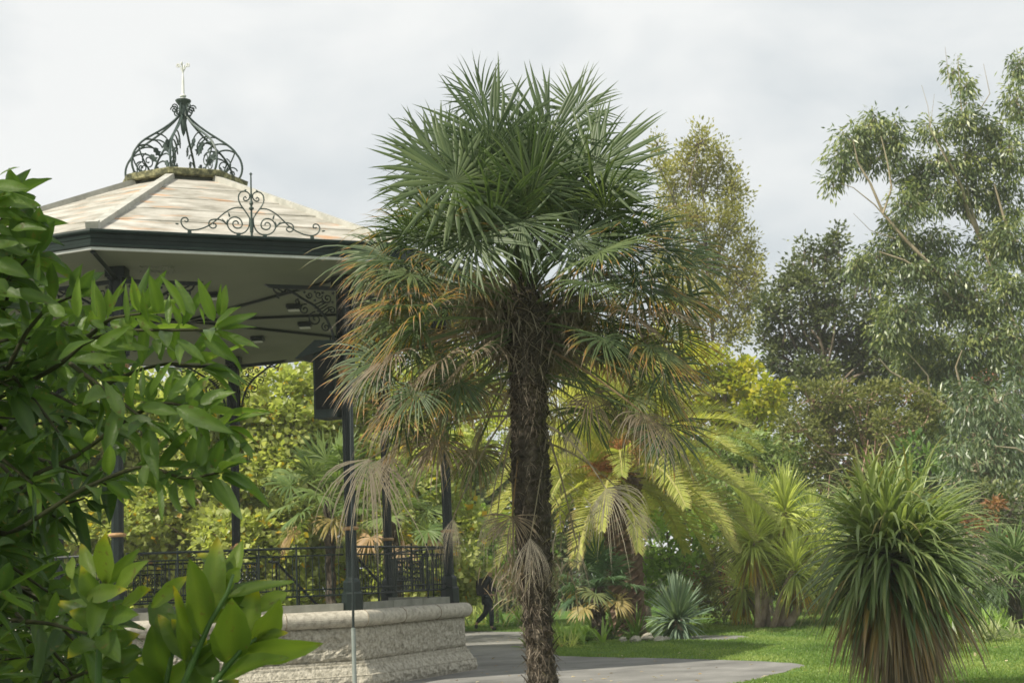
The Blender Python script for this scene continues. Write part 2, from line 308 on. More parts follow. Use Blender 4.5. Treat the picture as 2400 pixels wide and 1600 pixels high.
# posts with brackets
def spiral(c, r0, a0, turns, sgn=1, end=.12, n=None):
    n = n or int(14*turns)+4; out = []
    for i in range(n+1):
        t = i/n; r = r0*(1-t*(1-end)); a = a0+sgn*2*math.pi*turns*t; out.append((c[0]+r*math.cos(a), c[1]+r*math.sin(a)))
    return out
def bez(p0, p1, p2, p3, n=10):
    p0, p1, p2, p3 = map(np.array, (p0, p1, p2, p3))
    return [tuple((1-t)**3*p0+3*(1-t)**2*t*p1+3*(1-t)*t*t*p2+t**3*p3) for t in np.linspace(0, 1, n+1)]
def bracket_mb(o, ex):
    mb = MB(); ez = np.array((0,0,-1.)); en = np.cross(ex, ez)
    def T(pts, r, n=4): mb.tube([o+ex*x+ez*y for x, y in pts], r, n)
    mb.prism([(0,0),(1.13,0),(1.05,.05),(.98,.062),(0,.062)], o, ex, ez, en, .055)
    T(bez((.05,1.1),(.06,.72),(.16,.42),(.42,.27))+bez((.42,.27),(.6,.18),(.66,.12),(.8,.06)), .022, 5)
    T(bez((.8,.07),(.86,.16),(.95,.16),(.99,.06)), .014); T([(.93,.13),(.93,.19),(.90,.20)], .013)
    T(bez((.62,.05),(.70,.14),(.80,.14),(.92,.06)), .012)
    for (c, r, a0, t, s) in [((.36,.50),.11,-1.6,1.5,1),((.20,.62),.07,-1.2,1.4,1),((.52,.36),.085,-2.,1.4,1),((.17,.18),.08,0,1.4,1),((.30,.13),.06,3,1.3,-1),((.44,.14),.055,0,1.3,1),((.10,.36),.06,0,1.4,-1),((.10,.80),.045,-1.5,1.3,1),((.14,1.0),.04,-1.,1.3,1),((.62,.25),.045,-2,1.2,1)]:
        T(spiral(c, r, a0, t, s), .011)
    for i in range(5):
        f = i/4; T([(.12+.10*f,.34-.14*f*0.6-.04*f),(.27+.13*f,.47-.17*f)], .009)
    for (c, r) in (((.24,.10),.034),((.36,.09),.03),((.08,.10),.035),((.52,.10),.03),((.09,.24),.03),((.24,.24),.03),((.36,.22),.03),((.30,.38),.028)):
        mb.prism([(c[0]+r*q*math.cos(a), c[1]+r*q*math.sin(a)) for a, q in [(j*math.pi/5, 1 if j % 2 else .45) for j in range(10)]], o, ex, ez, en, .012)
    T([(.03,.5),(.03,1.12)], .02)
    return mb
for k in range(8):
    p = oc(4.37, k, 0); en = nrm(p-np.array((cx,cy,0))); es = np.array((-en[1], en[0], 0)); mb = MB()
    a8 = PHI+math.radians(45*k)+math.radians(22.5)
    mb.lathe([(.165,1.10),(.165,1.34),(.15,1.36),(.135,1.37),(.135,1.50),(.125,1.53),(.10,1.55),(.085,1.57)], (*p[:2],0), 8, a8)
    mb.lathe([(.082,1.56),(.08,2.25),(.073,4.45)], (*p[:2],0), 10, a8)
    for j in range(8):                    # raised flutes of the shaft
        aa = a8+j*math.pi/4; mb.tube([p+np.array((.074*math.sin(aa), -.074*math.cos(aa), z)) for z in (1.6, 4.44)], .013, 5)
    for i, j in ((-1,-1),(1,-1),(1,1),(-1,1)): mb.tube([p+es*i*.075+en*j*.075+np.array((0,0,z)) for z in (4.58, 5.92)], .028, 6)
    mb.box(p+np.array((0,0,5.25)), (.12,.12,1.36), es, en)
    mb.box(p+np.array((0,0,5.985)), (.28,.28,.145), es, en); mb.box(p+np.array((0,0,5.90)), (.22,.22,.04), es, en)
    # strut to the corner of the eaves
    q = oc(5.60, k, 6.03); mb.tube([p+en*.12+np.array((0,0,5.90)), q], .04, 4)
    post = mb.build('post', iron, BS)
    c1 = MB(); c1.lathe([(.08,2.255),(.115,2.265),(.125,2.285),(.115,2.305),(.08,2.315)], (*p[:2],0), 14); c1.build('collar', gold, post, True)
    c2 = MB(); c2.lathe([(.078,4.44),(.10,4.45),(.10,4.47),(.082,4.48),(.09,4.54),(.13,4.62),(.15,4.66),(.15,4.68),(.12,4.69)], (*p[:2],0), 16)
    for j in range(8):
        a = j*math.pi/4; dd = np.array((math.sin(a), -math.cos(a), 0))
        c2.tube([p+dd*.085+np.array((0,0,4.48)), p+dd*.11+np.array((0,0,4.58)), p+dd*.165+np.array((0,0,4.655)), p+dd*.17+np.array((0,0,4.625))], [.02,.025,.02,.012], 5)
    c2.build('capital', gold, post)
    for d in (-1, 1):
        nb_ = oc(4.37, k+d, 0); ex = nrm(nb_-p); o = p+ex*.10+np.array((0,0,5.90)); bracket_mb(o, ex).build('bracket', iron, post)
# railings
def railing(k):
    a, b_ = oc(4.37, k, 0), oc(4.37, k+1, 0); ex = nrm(b_-a); ln = np.linalg.norm(b_-a); en = np.array((ex[1], -ex[0], 0)); ez = np.array((0,0,1.))
    o = a+ex*0; mb = MB(); A, B = .12, ln-.12
    def bar(x0, z0, x1, z1, r=.011, n=4): mb.tube([o+ex*x0+ez*z0, o+ex*x1+ez*z1], r, n)
    bar(A, 2.02, B, 2.02, .02, 6); bar(A, 1.91, B, 1.91, .012); bar(A, 1.42, B, 1.42, .011); bar(A, 1.33, B, 1.33, .014)
    mid = ln/2
    for x in (mid-.85, mid+.85, mid-.30, mid+.30): bar(x, 1.1 if abs(x-mid) > .5 else 1.33, x, 2.05, .016, 5); mb.lathe([(.0,2.05),(.022,2.065),(.0,2.09)], o+ex*x, 6)
    x = A+.09
    while x < B-.03:
        if abs(x-mid) > .34: bar(x, 1.33, x, 1.91, .0075)
        x += .098
    for x in (mid-1.35, mid-.62, mid+.62, mid+1.35):
        for zz in (1.965, 1.375): mb.tube([o+ex*(x+.033*math.cos(t))+ez*(zz+.033*math.sin(t)) for t in np.linspace(0, 6.28, 11)], .006, 4)
    for s in (-1, 1):
        mb.tube([o+ex*(mid+s*x)+ez*z for x, z in bez((.05,2.0),(.15,2.0),(.25,1.93),(.42,1.925))], .008, 4)
        mb.tube([o+ex*(mid+s*x)+ez*z for x, z in spiral((.12,1.955), .035, 0, 1.4)], .006, 4)
    ra = mb.build('railing', iron, BS)
    mo = MB(); w = .27
    for z in (1.83, 1.50): mo.tube([o+ex*(mid-w)+ez*z, o+ex*(mid+w)+ez*z], .014, 4)
    for s in (-1, 1): mo.tube([o+ex*(mid+s*w)+ez*1.34, o+ex*(mid+s*w)+ez*1.9], .012, 4)
    for i in range(6):
        for j in range(4):
            c = (mid-w+.045+i*.09, 1.54+j*.083); mo.tube([o+ex*x_+ez*y_ for x_, y_ in spiral(c, .038, (i*2+j)*1.3, 1.2, 1 if (i+j) % 2 else -1)], .0095, 4)
            mo.prism([(c[0]+.024*q*math.cos(a_), c[1]+.04+.024*q*math.sin(a_)) for a_, q in [(t*math.pi/4, 1 if t % 2 else .4) for t in range(8)]], o, ex, ez, en, .01)
    for i in range(7): mo.tube([o+ex*(mid+(i-3)*.035)+ez*1.36, o+ex*(mid+(i-3)*.075)+ez*1.49], .007, 4)
    mo.build('filigree_panel', iron, ra)
    fl = MB()
    for i in range(7):
        a_ = math.pi*(i/6); fl.tube([o+ex*mid+ez*2.02, o+ex*(mid+.055*math.cos(a_))+ez*(2.05+.07*math.sin(a_))], [.010,.017], 5)
    fl.build('rosette', gold, ra)
for k in range(8):
    if k != ENTR: railing(k)
# entrance steps and handrails at the back
a, b_ = oc(4.6, ENTR, 0), oc(4.6, ENTR+1, 0); mid = (a+b_)/2; ex = nrm(b_-a); en = nrm(mid-np.array((cx,cy,0)))
mb = MB()
for i in range(6): mb.box(mid+en*(.16+i*.30)+np.array((0,0,(1.09-(i+1)*.155)/2)), (1.9,.30,1.09-(i+1)*.155), ex, en)
mb.build('step', slab_m, BS)
for s in (-1, 1):
    mb = MB(); q = mid+ex*s*.9
    mb.tube([q-en*.25+np.array((0,0,1.98)), q+en*.02+np.array((0,0,1.97)), q+en*1.75+np.array((0,0,.98))], .028, 6)
    for d, z0, z1 in ((0,1.0,1.97),(.85,.5,1.5),(1.72,0,.99)): mb.tube([q+en*d+np.array((0,0,z0)), q+en*d+np.array((0,0,z1))], .018, 6)
    mb.build('handrail', iron, BS)
# roof
rm, rns, rlk, rb, rr = noisemat('weathered_roof', [(.28,(.15,.14,.11)),(.42,(.28,.265,.22)),(.56,(.41,.39,.34)),(.72,(.56,.545,.49))], sc=1.6, detail=9, rough=.75, bump=.15, bscale=9, stretch=(1,1,3.2), rgh=.66)
tcn = rns.new('ShaderNodeTexCoord'); mp = rns.new('ShaderNodeMapping'); mp.inputs['Scale'].default_value = (2.2,2.2,14); mp.inputs['Location'].default_value = (3.1,1.2,.3)
n2 = rns.new('ShaderNodeTexNoise'); n2.inputs['Scale'].default_value = .55; n2.inputs['Detail'].default_value = 7; r2 = ramp(rns, [(.60,(0,0,0)),(.68,(1,1,1))])
mx = rns.new('ShaderNodeMixRGB'); mx.inputs[2].default_value = (.50,.24,.09,1); ml = rns.new('ShaderNodeMath'); ml.operation = 'MULTIPLY'; ml.inputs[1].default_value = .6
rlk.new(tcn.outputs['Object'], mp.inputs[0]); rlk.new(mp.outputs[0], n2.inputs[0]); rlk.new(n2.outputs[0], r2.inputs[0]); rlk.new(r2.outputs[0], ml.inputs[0]); rlk.new(ml.outputs[0], mx.inputs[0])
rlk.new(rr.outputs[0], mx.inputs[1]); rlk.new(mx.outputs[0], rb.inputs['Base Color'])
RE, ZE, RT, ZT = 5.69, 6.29, 1.0, 8.30
mb = MB(); NC = 5
for k in range(8):
    for c in range(NC):
        u0, u1 = c/NC, (c+1)/NC
        lift = .014
        def pt(kk, u, l): return oc(RE+(RT-RE)*u, kk, ZE+(ZT-ZE)*u+l)
        n = 24; row0 = []; row1 = []; rowb = []
        for i in range(n+1):
            t = i/n; w = mnoise.noise((k*3.1+t*6, c*2.3, 0))*.008
            row0.append(pt(k,u0,lift+w)*(1-t)+pt(k+1,u0,lift+w)*t); row1.append(pt(k,u1,0)*(1-t)+pt(k+1,u1,0)*t); rowb.append(pt(k,u0,-.03)*(1-t)+pt(k+1,u0,-.03)*t)
        v = rowb+row0+row1; m1 = n+1
        mb.add(v, [(j*m1+i, j*m1+i+1, (j+1)*m1+i+1, (j+1)*m1+i) for j in range(2) for i in range(n)])
roof = mb.build('roof', rm, BS)
grey_cap = mat('lead_hip', [(.3,(.30,.30,.26)),(.7,(.48,.47,.42))], sc=5, rough=.7, bump=.2)
for k in range(8):
    p, q = oc(RE-.12, k, ZE+.10), oc(RT, k, ZT+.06); d = nrm(q-p); s = nrm(np.cross(d, (0,0,1))); u = np.cross(s, d)
    mb = MB(); mb.box((p+q)/2-u*.02, (np.linalg.norm(q-p), .13, .10), d, s, u); mb.box(p-d*.02+u*.0, (.12,.17,.15), d, s, u); mb.build('hip_rib', grey_cap, roof)
olathe('fascia', [(5.55,6.30),(5.66,6.325),(5.74,6.32),(5.75,6.29),(5.74,6.265),(5.715,6.255),(5.71,6.20),(5.70,6.19),(5.70,6.125),(5.715,6.115),(5.715,6.09),(5.68,6.08)], fasc_m)
olathe('edge_trim', [(5.68,6.082),(5.68,6.045),(5.63,6.045)], white_p)
sof = olathe('soffit', [(5.66,6.06),(4.9,6.062),(1.0,6.07),(.02,6.07)], soff_m)
for k in range(8):
    mb = MB(); p, q = oc(.1, k, 6.045), oc(4.25, k, 6.04); d = nrm(q-p); mb.box((p+q)/2, (np.linalg.norm(q-p), .055, .04), d, np.cross((0,0,1.), d)); mb.build('soffit_rib', iron, sof)
# faint marks of lettering on the soffit
lt = MB(); fm = mat('faded_lettering', [(.3,(.25,.27,.20)),(.7,(.29,.31,.24))], sc=30, rough=.7, bump=0)
for row, (x0, x1, y0, hh) in enumerate([(321,408,627,6),(328,412,637,6)]):
    x = x0
    while x < x1:
        wch = random.choice((3,4,5)); 
        if random.random() < .82:
            for _ in range(3):
                pa = G(x+random.random()*wch, y0-hh/2+random.random()*hh, 6.054); pb = G(x+random.random()*wch, y0-hh/2+random.random()*hh, 6.054)
                if np.linalg.norm(pb-pa) > .003: lt.tube([pa, pb], .006, 4)
        x += wch+1.5
lt.build('lettering', fm, sof)
# lantern slab
moss = mat('mossy_stone', [(.35,(.035,.040,.025)),(.5,(.13,.13,.07)),(.62,(.34,.32,.17)),(.75,(.50,.47,.33))], sc=9, detail=8, rough=.9, bump=.5, rgh=.7)
dkw = mat('lantern_recess', [(.3,(.10,.11,.09)),(.7,(.2,.2,.17))], sc=5, rough=.8, bump=.1)  # darker tone for the recessed band under the slab
olathe('lantern_recess', [(.93,8.2),(.93,8.36)], dkw)
olathe('lantern_base', [(.9,8.36),(1.05,8.355),(1.10,8.37),(1.12,8.46),(1.08,8.48),(.95,8.49)], moss, cap=True)
# open crown of iron ribs
ZB = 8.48
for k in range(8):
    o = oc(0, 0, ZB); ex = nrm(oc(1, k, 0)-oc(0, 0, 0)); ez = np.array((0,0,1.)); en = np.cross(ex, ez); mb = MB()
    def T(pts, r=.012, n=4): mb.tube([o+ex*x_+ez*z_*1.08 for x_, z_ in pts], r, n)
    T(bez((.93,0),(1.04,.10),(1.06,.28),(.93,.44))+bez((.93,.44),(.80,.66),(.42,.76),(.08,1.12))+[(.05,1.25)], [.020]*22+[.014], 5)
    T(bez((.90,.50),(.84,.30),(.72,.16),(.62,.05))+[(.60,0)], .013); T(spiral((.83,.13),.11,.3,1.5,1)); T(spiral((.70,.26),.13,1.2,1.6,-1)); T(spiral((.62,.10),.07,2.5,1.3,1))
    T(bez((.90,.47),(.74,.56),(.60,.52),(.52,.42)), .016); T(bez((.78,.60),(.60,.66),(.48,.62),(.42,.52)), .015); T(bez((.55,.74),(.42,.76),(.34,.72),(.28,.62)), .014)
    for (x_, z_, a_, s_) in [(q1, q2, q3, q4*1.15) for q1, q2, q3, q4 in ((.52,.46,-2.3,.17),(.30,.64,-2.0,.17),(.50,.16,-2.6,.12))]:
        poly = [(0,-.12),(.25,-.30),(.40,-.18),(.62,-.36),(.68,-.14),(1,0),(.68,.12),(.60,.32),(.40,.16),(.22,.26),(0,.1)]
        c_, s2 = math.cos(a_), math.sin(a_)
        mb.prism([(x_+s_*(u*c_-v*s2)-.5*s_*c_, z_+s_*(u*s2+v*c_)-.5*s_*s2) for u, v in poly], o, ex, ez, en, .018)
    T(bez((.05,1.16),(.10,1.10),(.18,1.14),(.15,1.22))); T(spiral((.16,1.24),.065,0,1.5,1))
    mb.build('crown_rib', iron_green, BS)
mb = MB(); mb.lathe([(.0,.84),(.03,.91),(.05,1.03),(.055,1.13),(.075,1.21),(.075,1.4),(.13,1.47),(.14,1.50),(.06,1.52)], (cx,cy,ZB), 10)
hub = mb.build('crown_hub', iron_green, BS)
mb = MB(); mb.lathe([(.04,1.51),(.035,1.55),(.055,1.57),(.055,1.59),(.026,1.61),(.020,1.9),(.012,1.98),(.012,2.03)], (cx,cy,ZB), 10)
for s in (-1, 1):
    mb.tube([(cx+s*x_, cy, ZB+z_) for x_, z_ in bez((0,2.0),(.02,2.08),(.05,2.10),(.06,2.15))+spiral((.085,2.14),.035,2.,1.2,-1)], .012, 5)
    mb.tube([(cx, cy+s*x_, ZB+z_) for x_, z_ in bez((0,2.0),(.02,2.08),(.05,2.10),(.06,2.15))+spiral((.085,2.14),.035,2.,1.2,-1)], .012, 5)
mb.build('finial', white_p, BS)
# cresting above alternate sides of the eaves
def crest(k):
    a, b_ = oc(5.70, k, 6.33), oc(5.70, k+1, 6.33); o = (a+b_)/2; ex = nrm(b_-a); ez = np.array((0,0,1.)); en = np.array((ex[1],-ex[0],0)); mb = MB(); q = 1/753.
    mb.tube([o, o+ez*.88], [.018,.011], 6); mb.lathe([(.0,.86),(.024,.885),(.0,.915)], o, 8); mb.lathe([(.012,.36),(.035,.38),(.035,.40),(.012,.42),(.03,.46),(.012,.52)], o, 8)
    mb.tube([o+ez*.05, o+ez*.22], .028, 6)
    for s in (-1, 1):
        def T(pts, r=.0105, n=5): mb.tube([o+ex*s*x_*q+ez*y_*q for x_, y_ in pts], r, n)
        T([(x_+0, y_) for x_, y_ in bez((20,190),(60,270),(135,330),(135,400))+bez((135,400),(135,500),(30,490),(15,440))+bez((15,440),(5,370),(90,350),(80,405))+[(62,420),(50,400)]])
        T(bez((80,290),(180,320),(260,260),(360,160))+bez((360,160),(460,60),(560,30),(640,30))+bez((640,30),(740,30),(770,160),(690,160))+bez((690,160),(640,150),(670,90),(700,125)))
        T(bez((20,190),(10,60),(80,10),(140,14))+bez((140,14),(220,20),(260,80),(255,120))+bez((255,120),(240,210),(120,220),(100,130))+bez((100,130),(90,60),(190,50),(200,115))+bez((200,115),(200,160),(135,160),(142,120)))
        T(bez((265,110),(300,160),(360,165),(420,150))+bez((420,150),(470,130),(450,60),(405,60))+bez((405,60),(350,70),(375,125),(405,105)))
        for (x_, y_, a_, l_) in ((262,105,.9,80),(262,105,1.7,60),(230,190,1.3,50),(72,478,2.4,30),(762,85,.2,35)):
            c_ = (math.cos(a_), math.sin(a_)); mb.tube([o+ex*s*x_*q+ez*y_*q, o+ex*s*(x_+l_*c_[0]*.6)*q+ez*(y_+l_*c_[1]*.6)*q, o+ex*s*(x_+l_*c_[0])*q+ez*(y_+l_*c_[1])*q], [.011,.012,.003], 4)
        for x_ in (140, 650): mb.box(o+ex*s*x_*q+ez*.0, (.05,.03,.06), ex, en)
    mb.build('cresting', iron_green, BS)
for k in (0, 2, 4, 6): crest(k)
# downpipe beside the near post
mb = MB(); pb = [at(822,885,21.05), at(824,1100,20.9), at(826.5,1300,20.75), at(828,1470,20.65)]
mb.tube(pb, .018, 8); dp = mb.build('downpipe', iron, BS)
mb = MB(); mb.tube([pb[-1], (pb[-1][0], pb[-1][1], 0)], .030, 10); mb.build('pipe_sleeve', mat('grey_pipe', [(.3,(.18,.21,.19)),(.7,(.28,.31,.28))], sc=12, rough=.6, bump=.1), dp)
# things hung under the roof
proto = None
for i, (px, py) in enumerate([(689,723),(715,764),(505,696),(604,797),(389,812),(330,770)]):
    p = G(px, py, 6.0); where = ['nearest the speaker cabinet bracket', 'below and right of the near one', 'left of the near pair', 'farthest right above the thin rear post', 'farthest left behind the leafy branch', 'hidden behind leaves at far left'][i]
    t = empty('floodlight', p, 'dark shallow floodlight under the bandstand ceiling, '+where, 'floodlight', 'floodlights under the bandstand ceiling')
    mb = MB(); mb.box(p+np.array((0,0,.03)), (.24,.20,.06)); mb.box(p+np.array((0,0,-.012)), (.20,.16,.025)); mb.build('housing', iron, t)
    mb = MB(); mb.box(p+np.array((0,-.02,-.033)), (.18,.13,.018)); mb.build('lens', white_p, t)
SPm = mat('speaker_paint', [(.3,(.014,.026,.022)),(.7,(.022,.038,.032))], sc=12, rough=.55, bump=.1)
p = oc(4.15, 1, 0)+np.array((-.10,-.02,0)); z0, z1 = 3.93, 4.97
t = empty('speaker_cabinet', (p[0],p[1],z0), 'tall dark green loudspeaker cabinet with hooded top hung beside the near bandstand post', 'speaker')
mb = MB(); ex = nrm((1,-.35,0)); ey = nrm((.35,1,0)); c = p+np.array((0,0,(z0+z1)/2)); mb.box(c, (.38,.40,z1-z0), ex, ey); mb.build('cabinet', SPm, t)
mb = MB(); mb.prism([(-.46,-.12),(-.12,.13),(.30,.09),(.30,.02),(-.40,-.12)], p+np.array((0,0,z1+.0)), ex, np.array((0,0,1.)), ey, .54); mb.build('hood', SPm, t)
mb = MB(); mb.box(c-ey*.218, (.30,.012,.78), ex, ey)
mb.build('grille', mat('speaker_cloth', [(.3,(.006,.009,.008)),(.7,(.012,.016,.014))], sc=200, rough=.9, bump=.2), t)
mb = MB(); mb.box(p+np.array((.10,-.26,z0+.36)), (.16,.10,.04), ex, ey); mb.tube([p+ex*.2+np.array((0,0,z0+.3)), p+ex*.46+np.array((0,0,z0+.3))], .02, 6); mb.tube([p+ex*.2+np.array((0,0,z1-.2)), p+ex*.46+np.array((0,0,z1-.2))], .02, 6); mb.build('mounting_bracket', iron_green, t)
# ------------------------------------------------------------------ plant builders
UP = np.array((0,0,1.))
def fan(buf, hub, c, nml, Rd, nseg=34, spread=290, droop=.15, age=0., tip=0., rnd=.5, cup=.25, ragged=.12, gap=.8, wf=1.0, fuse=.5, apw=4.):
    """a palmate leaf: segments joined near the hub, free and drooping at the tips"""
    c = nrm(c); nml = nrm(nml-c*np.dot(nml, c)); s = np.cross(nml, c); th = np.radians(np.linspace(-spread/2, spread/2, nseg)+R.normal(size=nseg)*1.2)
    D = c[None]*np.cos(th)[:,None]+s[None]*np.sin(th)[:,None]; Sd = np.cross(nml[None], D); D = nrm(D+nml*cup*.5)
    ln = Rd*(1-.22*(np.abs(th)/np.radians(spread/2))**2)*(1+R.normal(size=nseg)*ragged*.6); wd = 2*Rd*fuse*math.tan(math.radians(spread/nseg)/2)*1.05*gap*wf
    dr = droop*(1+R.random(nseg)*1.2)+(R.random(nseg) < .12)*R.random(nseg)*2*droop
    prof = lambda t: np.where(t < fuse, .04+t/fuse*.96, np.maximum(0, 1-((t-fuse)/(1-fuse))**1.4))
    straps(buf, np.repeat(hub[None], nseg, 0), D, Sd, ln, wd, dr*2.2, 7, .35, np.clip(rnd+R.normal(size=nseg)*.12, 0, 1), age, np.clip(tip+R.normal(size=nseg)*.08, 0, 1), prof, p=2.6, apow=apw, twist=R.normal(size=nseg)*.25)
def petiole(buf, p0, p1, w=.022, sag=0., age=0., rnd=.7, n=8):
    p0, p1 = np.array(p0, float), np.array(p1, float); pts = []
    for i in range(n+1):
        t = i/n; pts.append(p0*(1-t)+p1*t+UP*sag*4*t*(1-t))
    pts = np.array(pts)
    for ax in (0, 1):
        d = nrm(np.gradient(pts, axis=0)); s = nrm(np.cross(d, UP+np.array((.01,.02,0)))); 
        if ax: s = np.cross(s, d)
        ww = w*np.linspace(1.5, .7, n+1)[:,None]/2; V = np.stack([pts-s*ww, pts+s*ww], 1)
        F = np.array([(i*2, i*2+1, i*2+3, i*2+2) for i in range(n)]); buf.add(V, F, np.full((n+1)*2, rnd), np.full((n+1)*2, age))
def pinnate(buf, p0, D0, ln, bend, ll=.45, npair=55, rnd=.5, tip=0., wid=.03, side=None, vee=.35, n=16, roll=0.):
    """a feather leaf: arching midrib with leaflets on both sides"""
    D0 = nrm(D0); pts = [np.array(p0, float)]; ds = [D0]
    sd = np.zeros(3) if side is None else np.array(side, float)
    for i in range(n):
        t = (i+1)/n; d = nrm(D0-UP*bend*t**1.6+sd*t); ds.append(d); pts.append(pts[-1]+d*ln/n)
    pts = np.array(pts); ds = np.array(ds); tt = np.linspace(0, 1, n+1)
    S_ = nrm(np.cross(D0, UP) if abs(D0[2]) < .97 else np.cross(D0, (1,0,0))); S_ = S_*math.cos(roll)+np.cross(D0, S_)*math.sin(roll); s = nrm(S_[None]-ds*np.sum(ds*S_, -1, keepdims=True)); w = np.linspace(.045, .008, n+1)[:,None]*(ln/2.5)
    V = np.stack([pts-s*w, pts+np.cross(s, ds)*w*.8, pts+s*w], 1); F = np.array([(i*3+c, i*3+c+1, i*3+c+4, i*3+c+3) for i in range(n) for c in (0,1)])
    buf.add(V, F, np.full((n+1)*3, 1.), np.full((n+1)*3, .18))
    u = np.linspace(.16, .995, npair)
    for sg in (-1, 1):
        q = u+R.normal(size=npair)*.003; P = np.stack([np.interp(q, tt, pts[:,i]) for i in range(3)], 1); d = nrm(np.stack([np.interp(q, tt, ds[:,i]) for i in range(3)], 1))
        ss = nrm(S_[None]-d*np.sum(d*S_, -1, keepdims=True)); nn = np.cross(ss, d); an = np.interp(u, (0,1), (1.15,.55))[:,None]
        D = d*np.cos(an)+ss*sg*np.sin(an)+nn*vee*np.interp(u, (0,1), (1,.5))[:,None]+R.normal(size=(npair,3))*.05
        lf = ll*np.sin(np.pi*np.clip(.12+u*.84, 0, 1))**.55*(1+R.normal(size=npair)*.05)
        straps(buf, P, D, np.cross(nn, D), lf, wid, .25, 3, .3, np.clip(rnd+R.normal(size=npair)*.12, 0, 1), 0, np.clip(tip+R.normal(size=npair)*.06, 0, 1), lambda t: np.minimum(1, .6+2*t)*(1-t**2.5), apow=2, cols=2)
def rosette(buf, c, n, ln, emin, emax, wd=.035, droop=(.2,1.6), old=.25, rj=.03, lv=.2, twist=.1, jit=.1, epow=1, tipage=0., fold=.3, nseg=8, dark=None, pw=1.3):
    el = np.radians(emin+(emax-emin)*R.random(n)**epow); az = R.random(n)*2*np.pi
    D = np.stack([np.cos(az)*np.cos(el), np.sin(az)*np.cos(el), np.sin(el)], 1); Sd = np.stack([-np.sin(az), np.cos(az), np.zeros(n)], 1)
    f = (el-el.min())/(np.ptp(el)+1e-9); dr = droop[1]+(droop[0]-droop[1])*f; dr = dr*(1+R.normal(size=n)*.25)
    a1 = np.where(f < old, R.random(n)**.7, tipage*R.random(n)); a0 = np.where((f < old*.6), a1*.8, 0)
    P = np.array(c)[None]+D*rj+np.stack([np.zeros(n), np.zeros(n), -(1-f)*jit], 1)
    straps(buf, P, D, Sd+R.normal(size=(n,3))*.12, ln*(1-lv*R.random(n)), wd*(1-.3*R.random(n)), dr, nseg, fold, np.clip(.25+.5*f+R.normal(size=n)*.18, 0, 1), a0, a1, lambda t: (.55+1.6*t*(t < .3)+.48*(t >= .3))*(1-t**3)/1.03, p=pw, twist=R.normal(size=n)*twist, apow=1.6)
def limb(mb, p0, p1, r0, r1, bow=.1, n=7, sides=6, seed=0):
    p0, p1 = np.array(p0, float), np.array(p1, float); d = p1-p0; ln = np.linalg.norm(d); off = R.normal(size=3)*ln*bow; off2 = R.normal(size=3)*ln*bow*.5
    pts = [p0+d*t+off*math.sin(math.pi*t)+off2*math.sin(2*math.pi*t) for t in np.linspace(0, 1, n)]
    mb.tube(pts, np.linspace(r0, r1, n), sides, False); return pts
def crown(buf, lobes, Y, leaf=(.16,.10), per=1.0, down=.0, clump=.26, shell=.5, twigs=None, depth=.8, wide=.45, fold=.2, rjit=.18, ymul=1., age=None, upb=.25, elong=0.):
    """lobes are (px, py, rx, ry[, dY]) on the photo, turned into ellipsoids of leaves at distance Y"""
    for lb in lobes:
        px, py, rx, ry = lb[:4]; y = Y+(lb[4] if len(lb) > 4 else R.normal()*.6); c = at(px, py, y); k = y/FPX; ax, az_ = rx*k, ry*k; ay = (ax+az_)/2*depth
        rad = np.array((ax, ay, az_)); ncl = max(6, int(9*per*(ax*az_)**.5/ .9)); 
        ncl = max(6, int(per*4.0*(ax*az_+ax*ay+ay*az_)/((clump*2)**2)))
        dd = rand_dirs(ncl); rr = shell+(1.04-shell)*R.random(ncl)**.7; Q = c+dd*rad*rr[:,None]
        cr_r = np.clip(.5+R.normal(size=ncl)*rjit, .1, .9)
        m = int(26*(clump/.26)**1.2*(.15/leaf[0])**.9)+3; M = ncl*m
        P = np.repeat(Q, m, 0); off = R.normal(size=(M,3))*clump*.48*np.array((1,1,.7+elong)); P = P+off
        od = nrm(np.repeat(dd*rad, m, 0)); D = nrm(nrm(off)*.7+od*.35+rand_dirs(M)*.55+UP*(upb-down*2.2)); Nn = nrm(od*.4+UP*(.8*(1-down))+rand_dirs(M)*.75)
        rn = np.clip(np.repeat(cr_r, m)+R.normal(size=M)*.14, 0, 1); ag = 0 if age is None else (R.random(M) < age)*R.random(M)
        cards(buf, P, D, Nn, leaf[0]*(.65+.6*R.random(M)), leaf[1]*(.7+.5*R.random(M)), rn, ag, fold, wide)
        if twigs is not None:
            for i in range(0, ncl, max(1, ncl//9)): limb(twigs, c+(R.random(3)-.5)*rad*.3, Q[i], .018*y/45, .006, .12, 5, 4)
        yield c, rad, Q
def tree(name, label, cat, Y, lobes, lmat, base, bmat=bark, tr=.16, group=None, crownname='crown', forks=None, **kw):
    b0 = np.array((*base, 0.)) if len(base) == 2 else np.array(base)
    t = empty(name, b0, label, cat, group); bf = Buf(); mb = MB(); cs = [c for c, _, _ in crown(bf, lobes, Y, twigs=mb, **kw)]
    cs = np.array(cs); top = cs[:,2].max(); mid = b0+(cs.mean(0)-b0)*np.array((.6,.6,.0)); mid[2] = max(.5, cs[:,2].min()*.6+.3)
    if top > 1.2:
        fk = limb(mb, b0-UP*.05, mid, tr*1.3, tr*.9, .03, 6, 8)
        for c in cs:
            s = mid+(np.array((cs[:,0].mean(), cs[:,1].mean(), top))-mid)*max(0, min(.75, (c[2]-mid[2])/(top-mid[2]+1e-6)*.6))
            limb(mb, s, c, tr*.5*(1-.5*(c[2]/top)), .02, .08, 7, 6)
        pts = [mid+(np.array((cs[:,0].mean(), cs[:,1].mean(), top))-mid)*u for u in np.linspace(0, .92, 6)]; mb.tube(pts, np.linspace(tr*.9, .02, 6), 7, False)
    mb.build('trunk', bmat, t, True); bf.build(crownname, lmat, t); return t
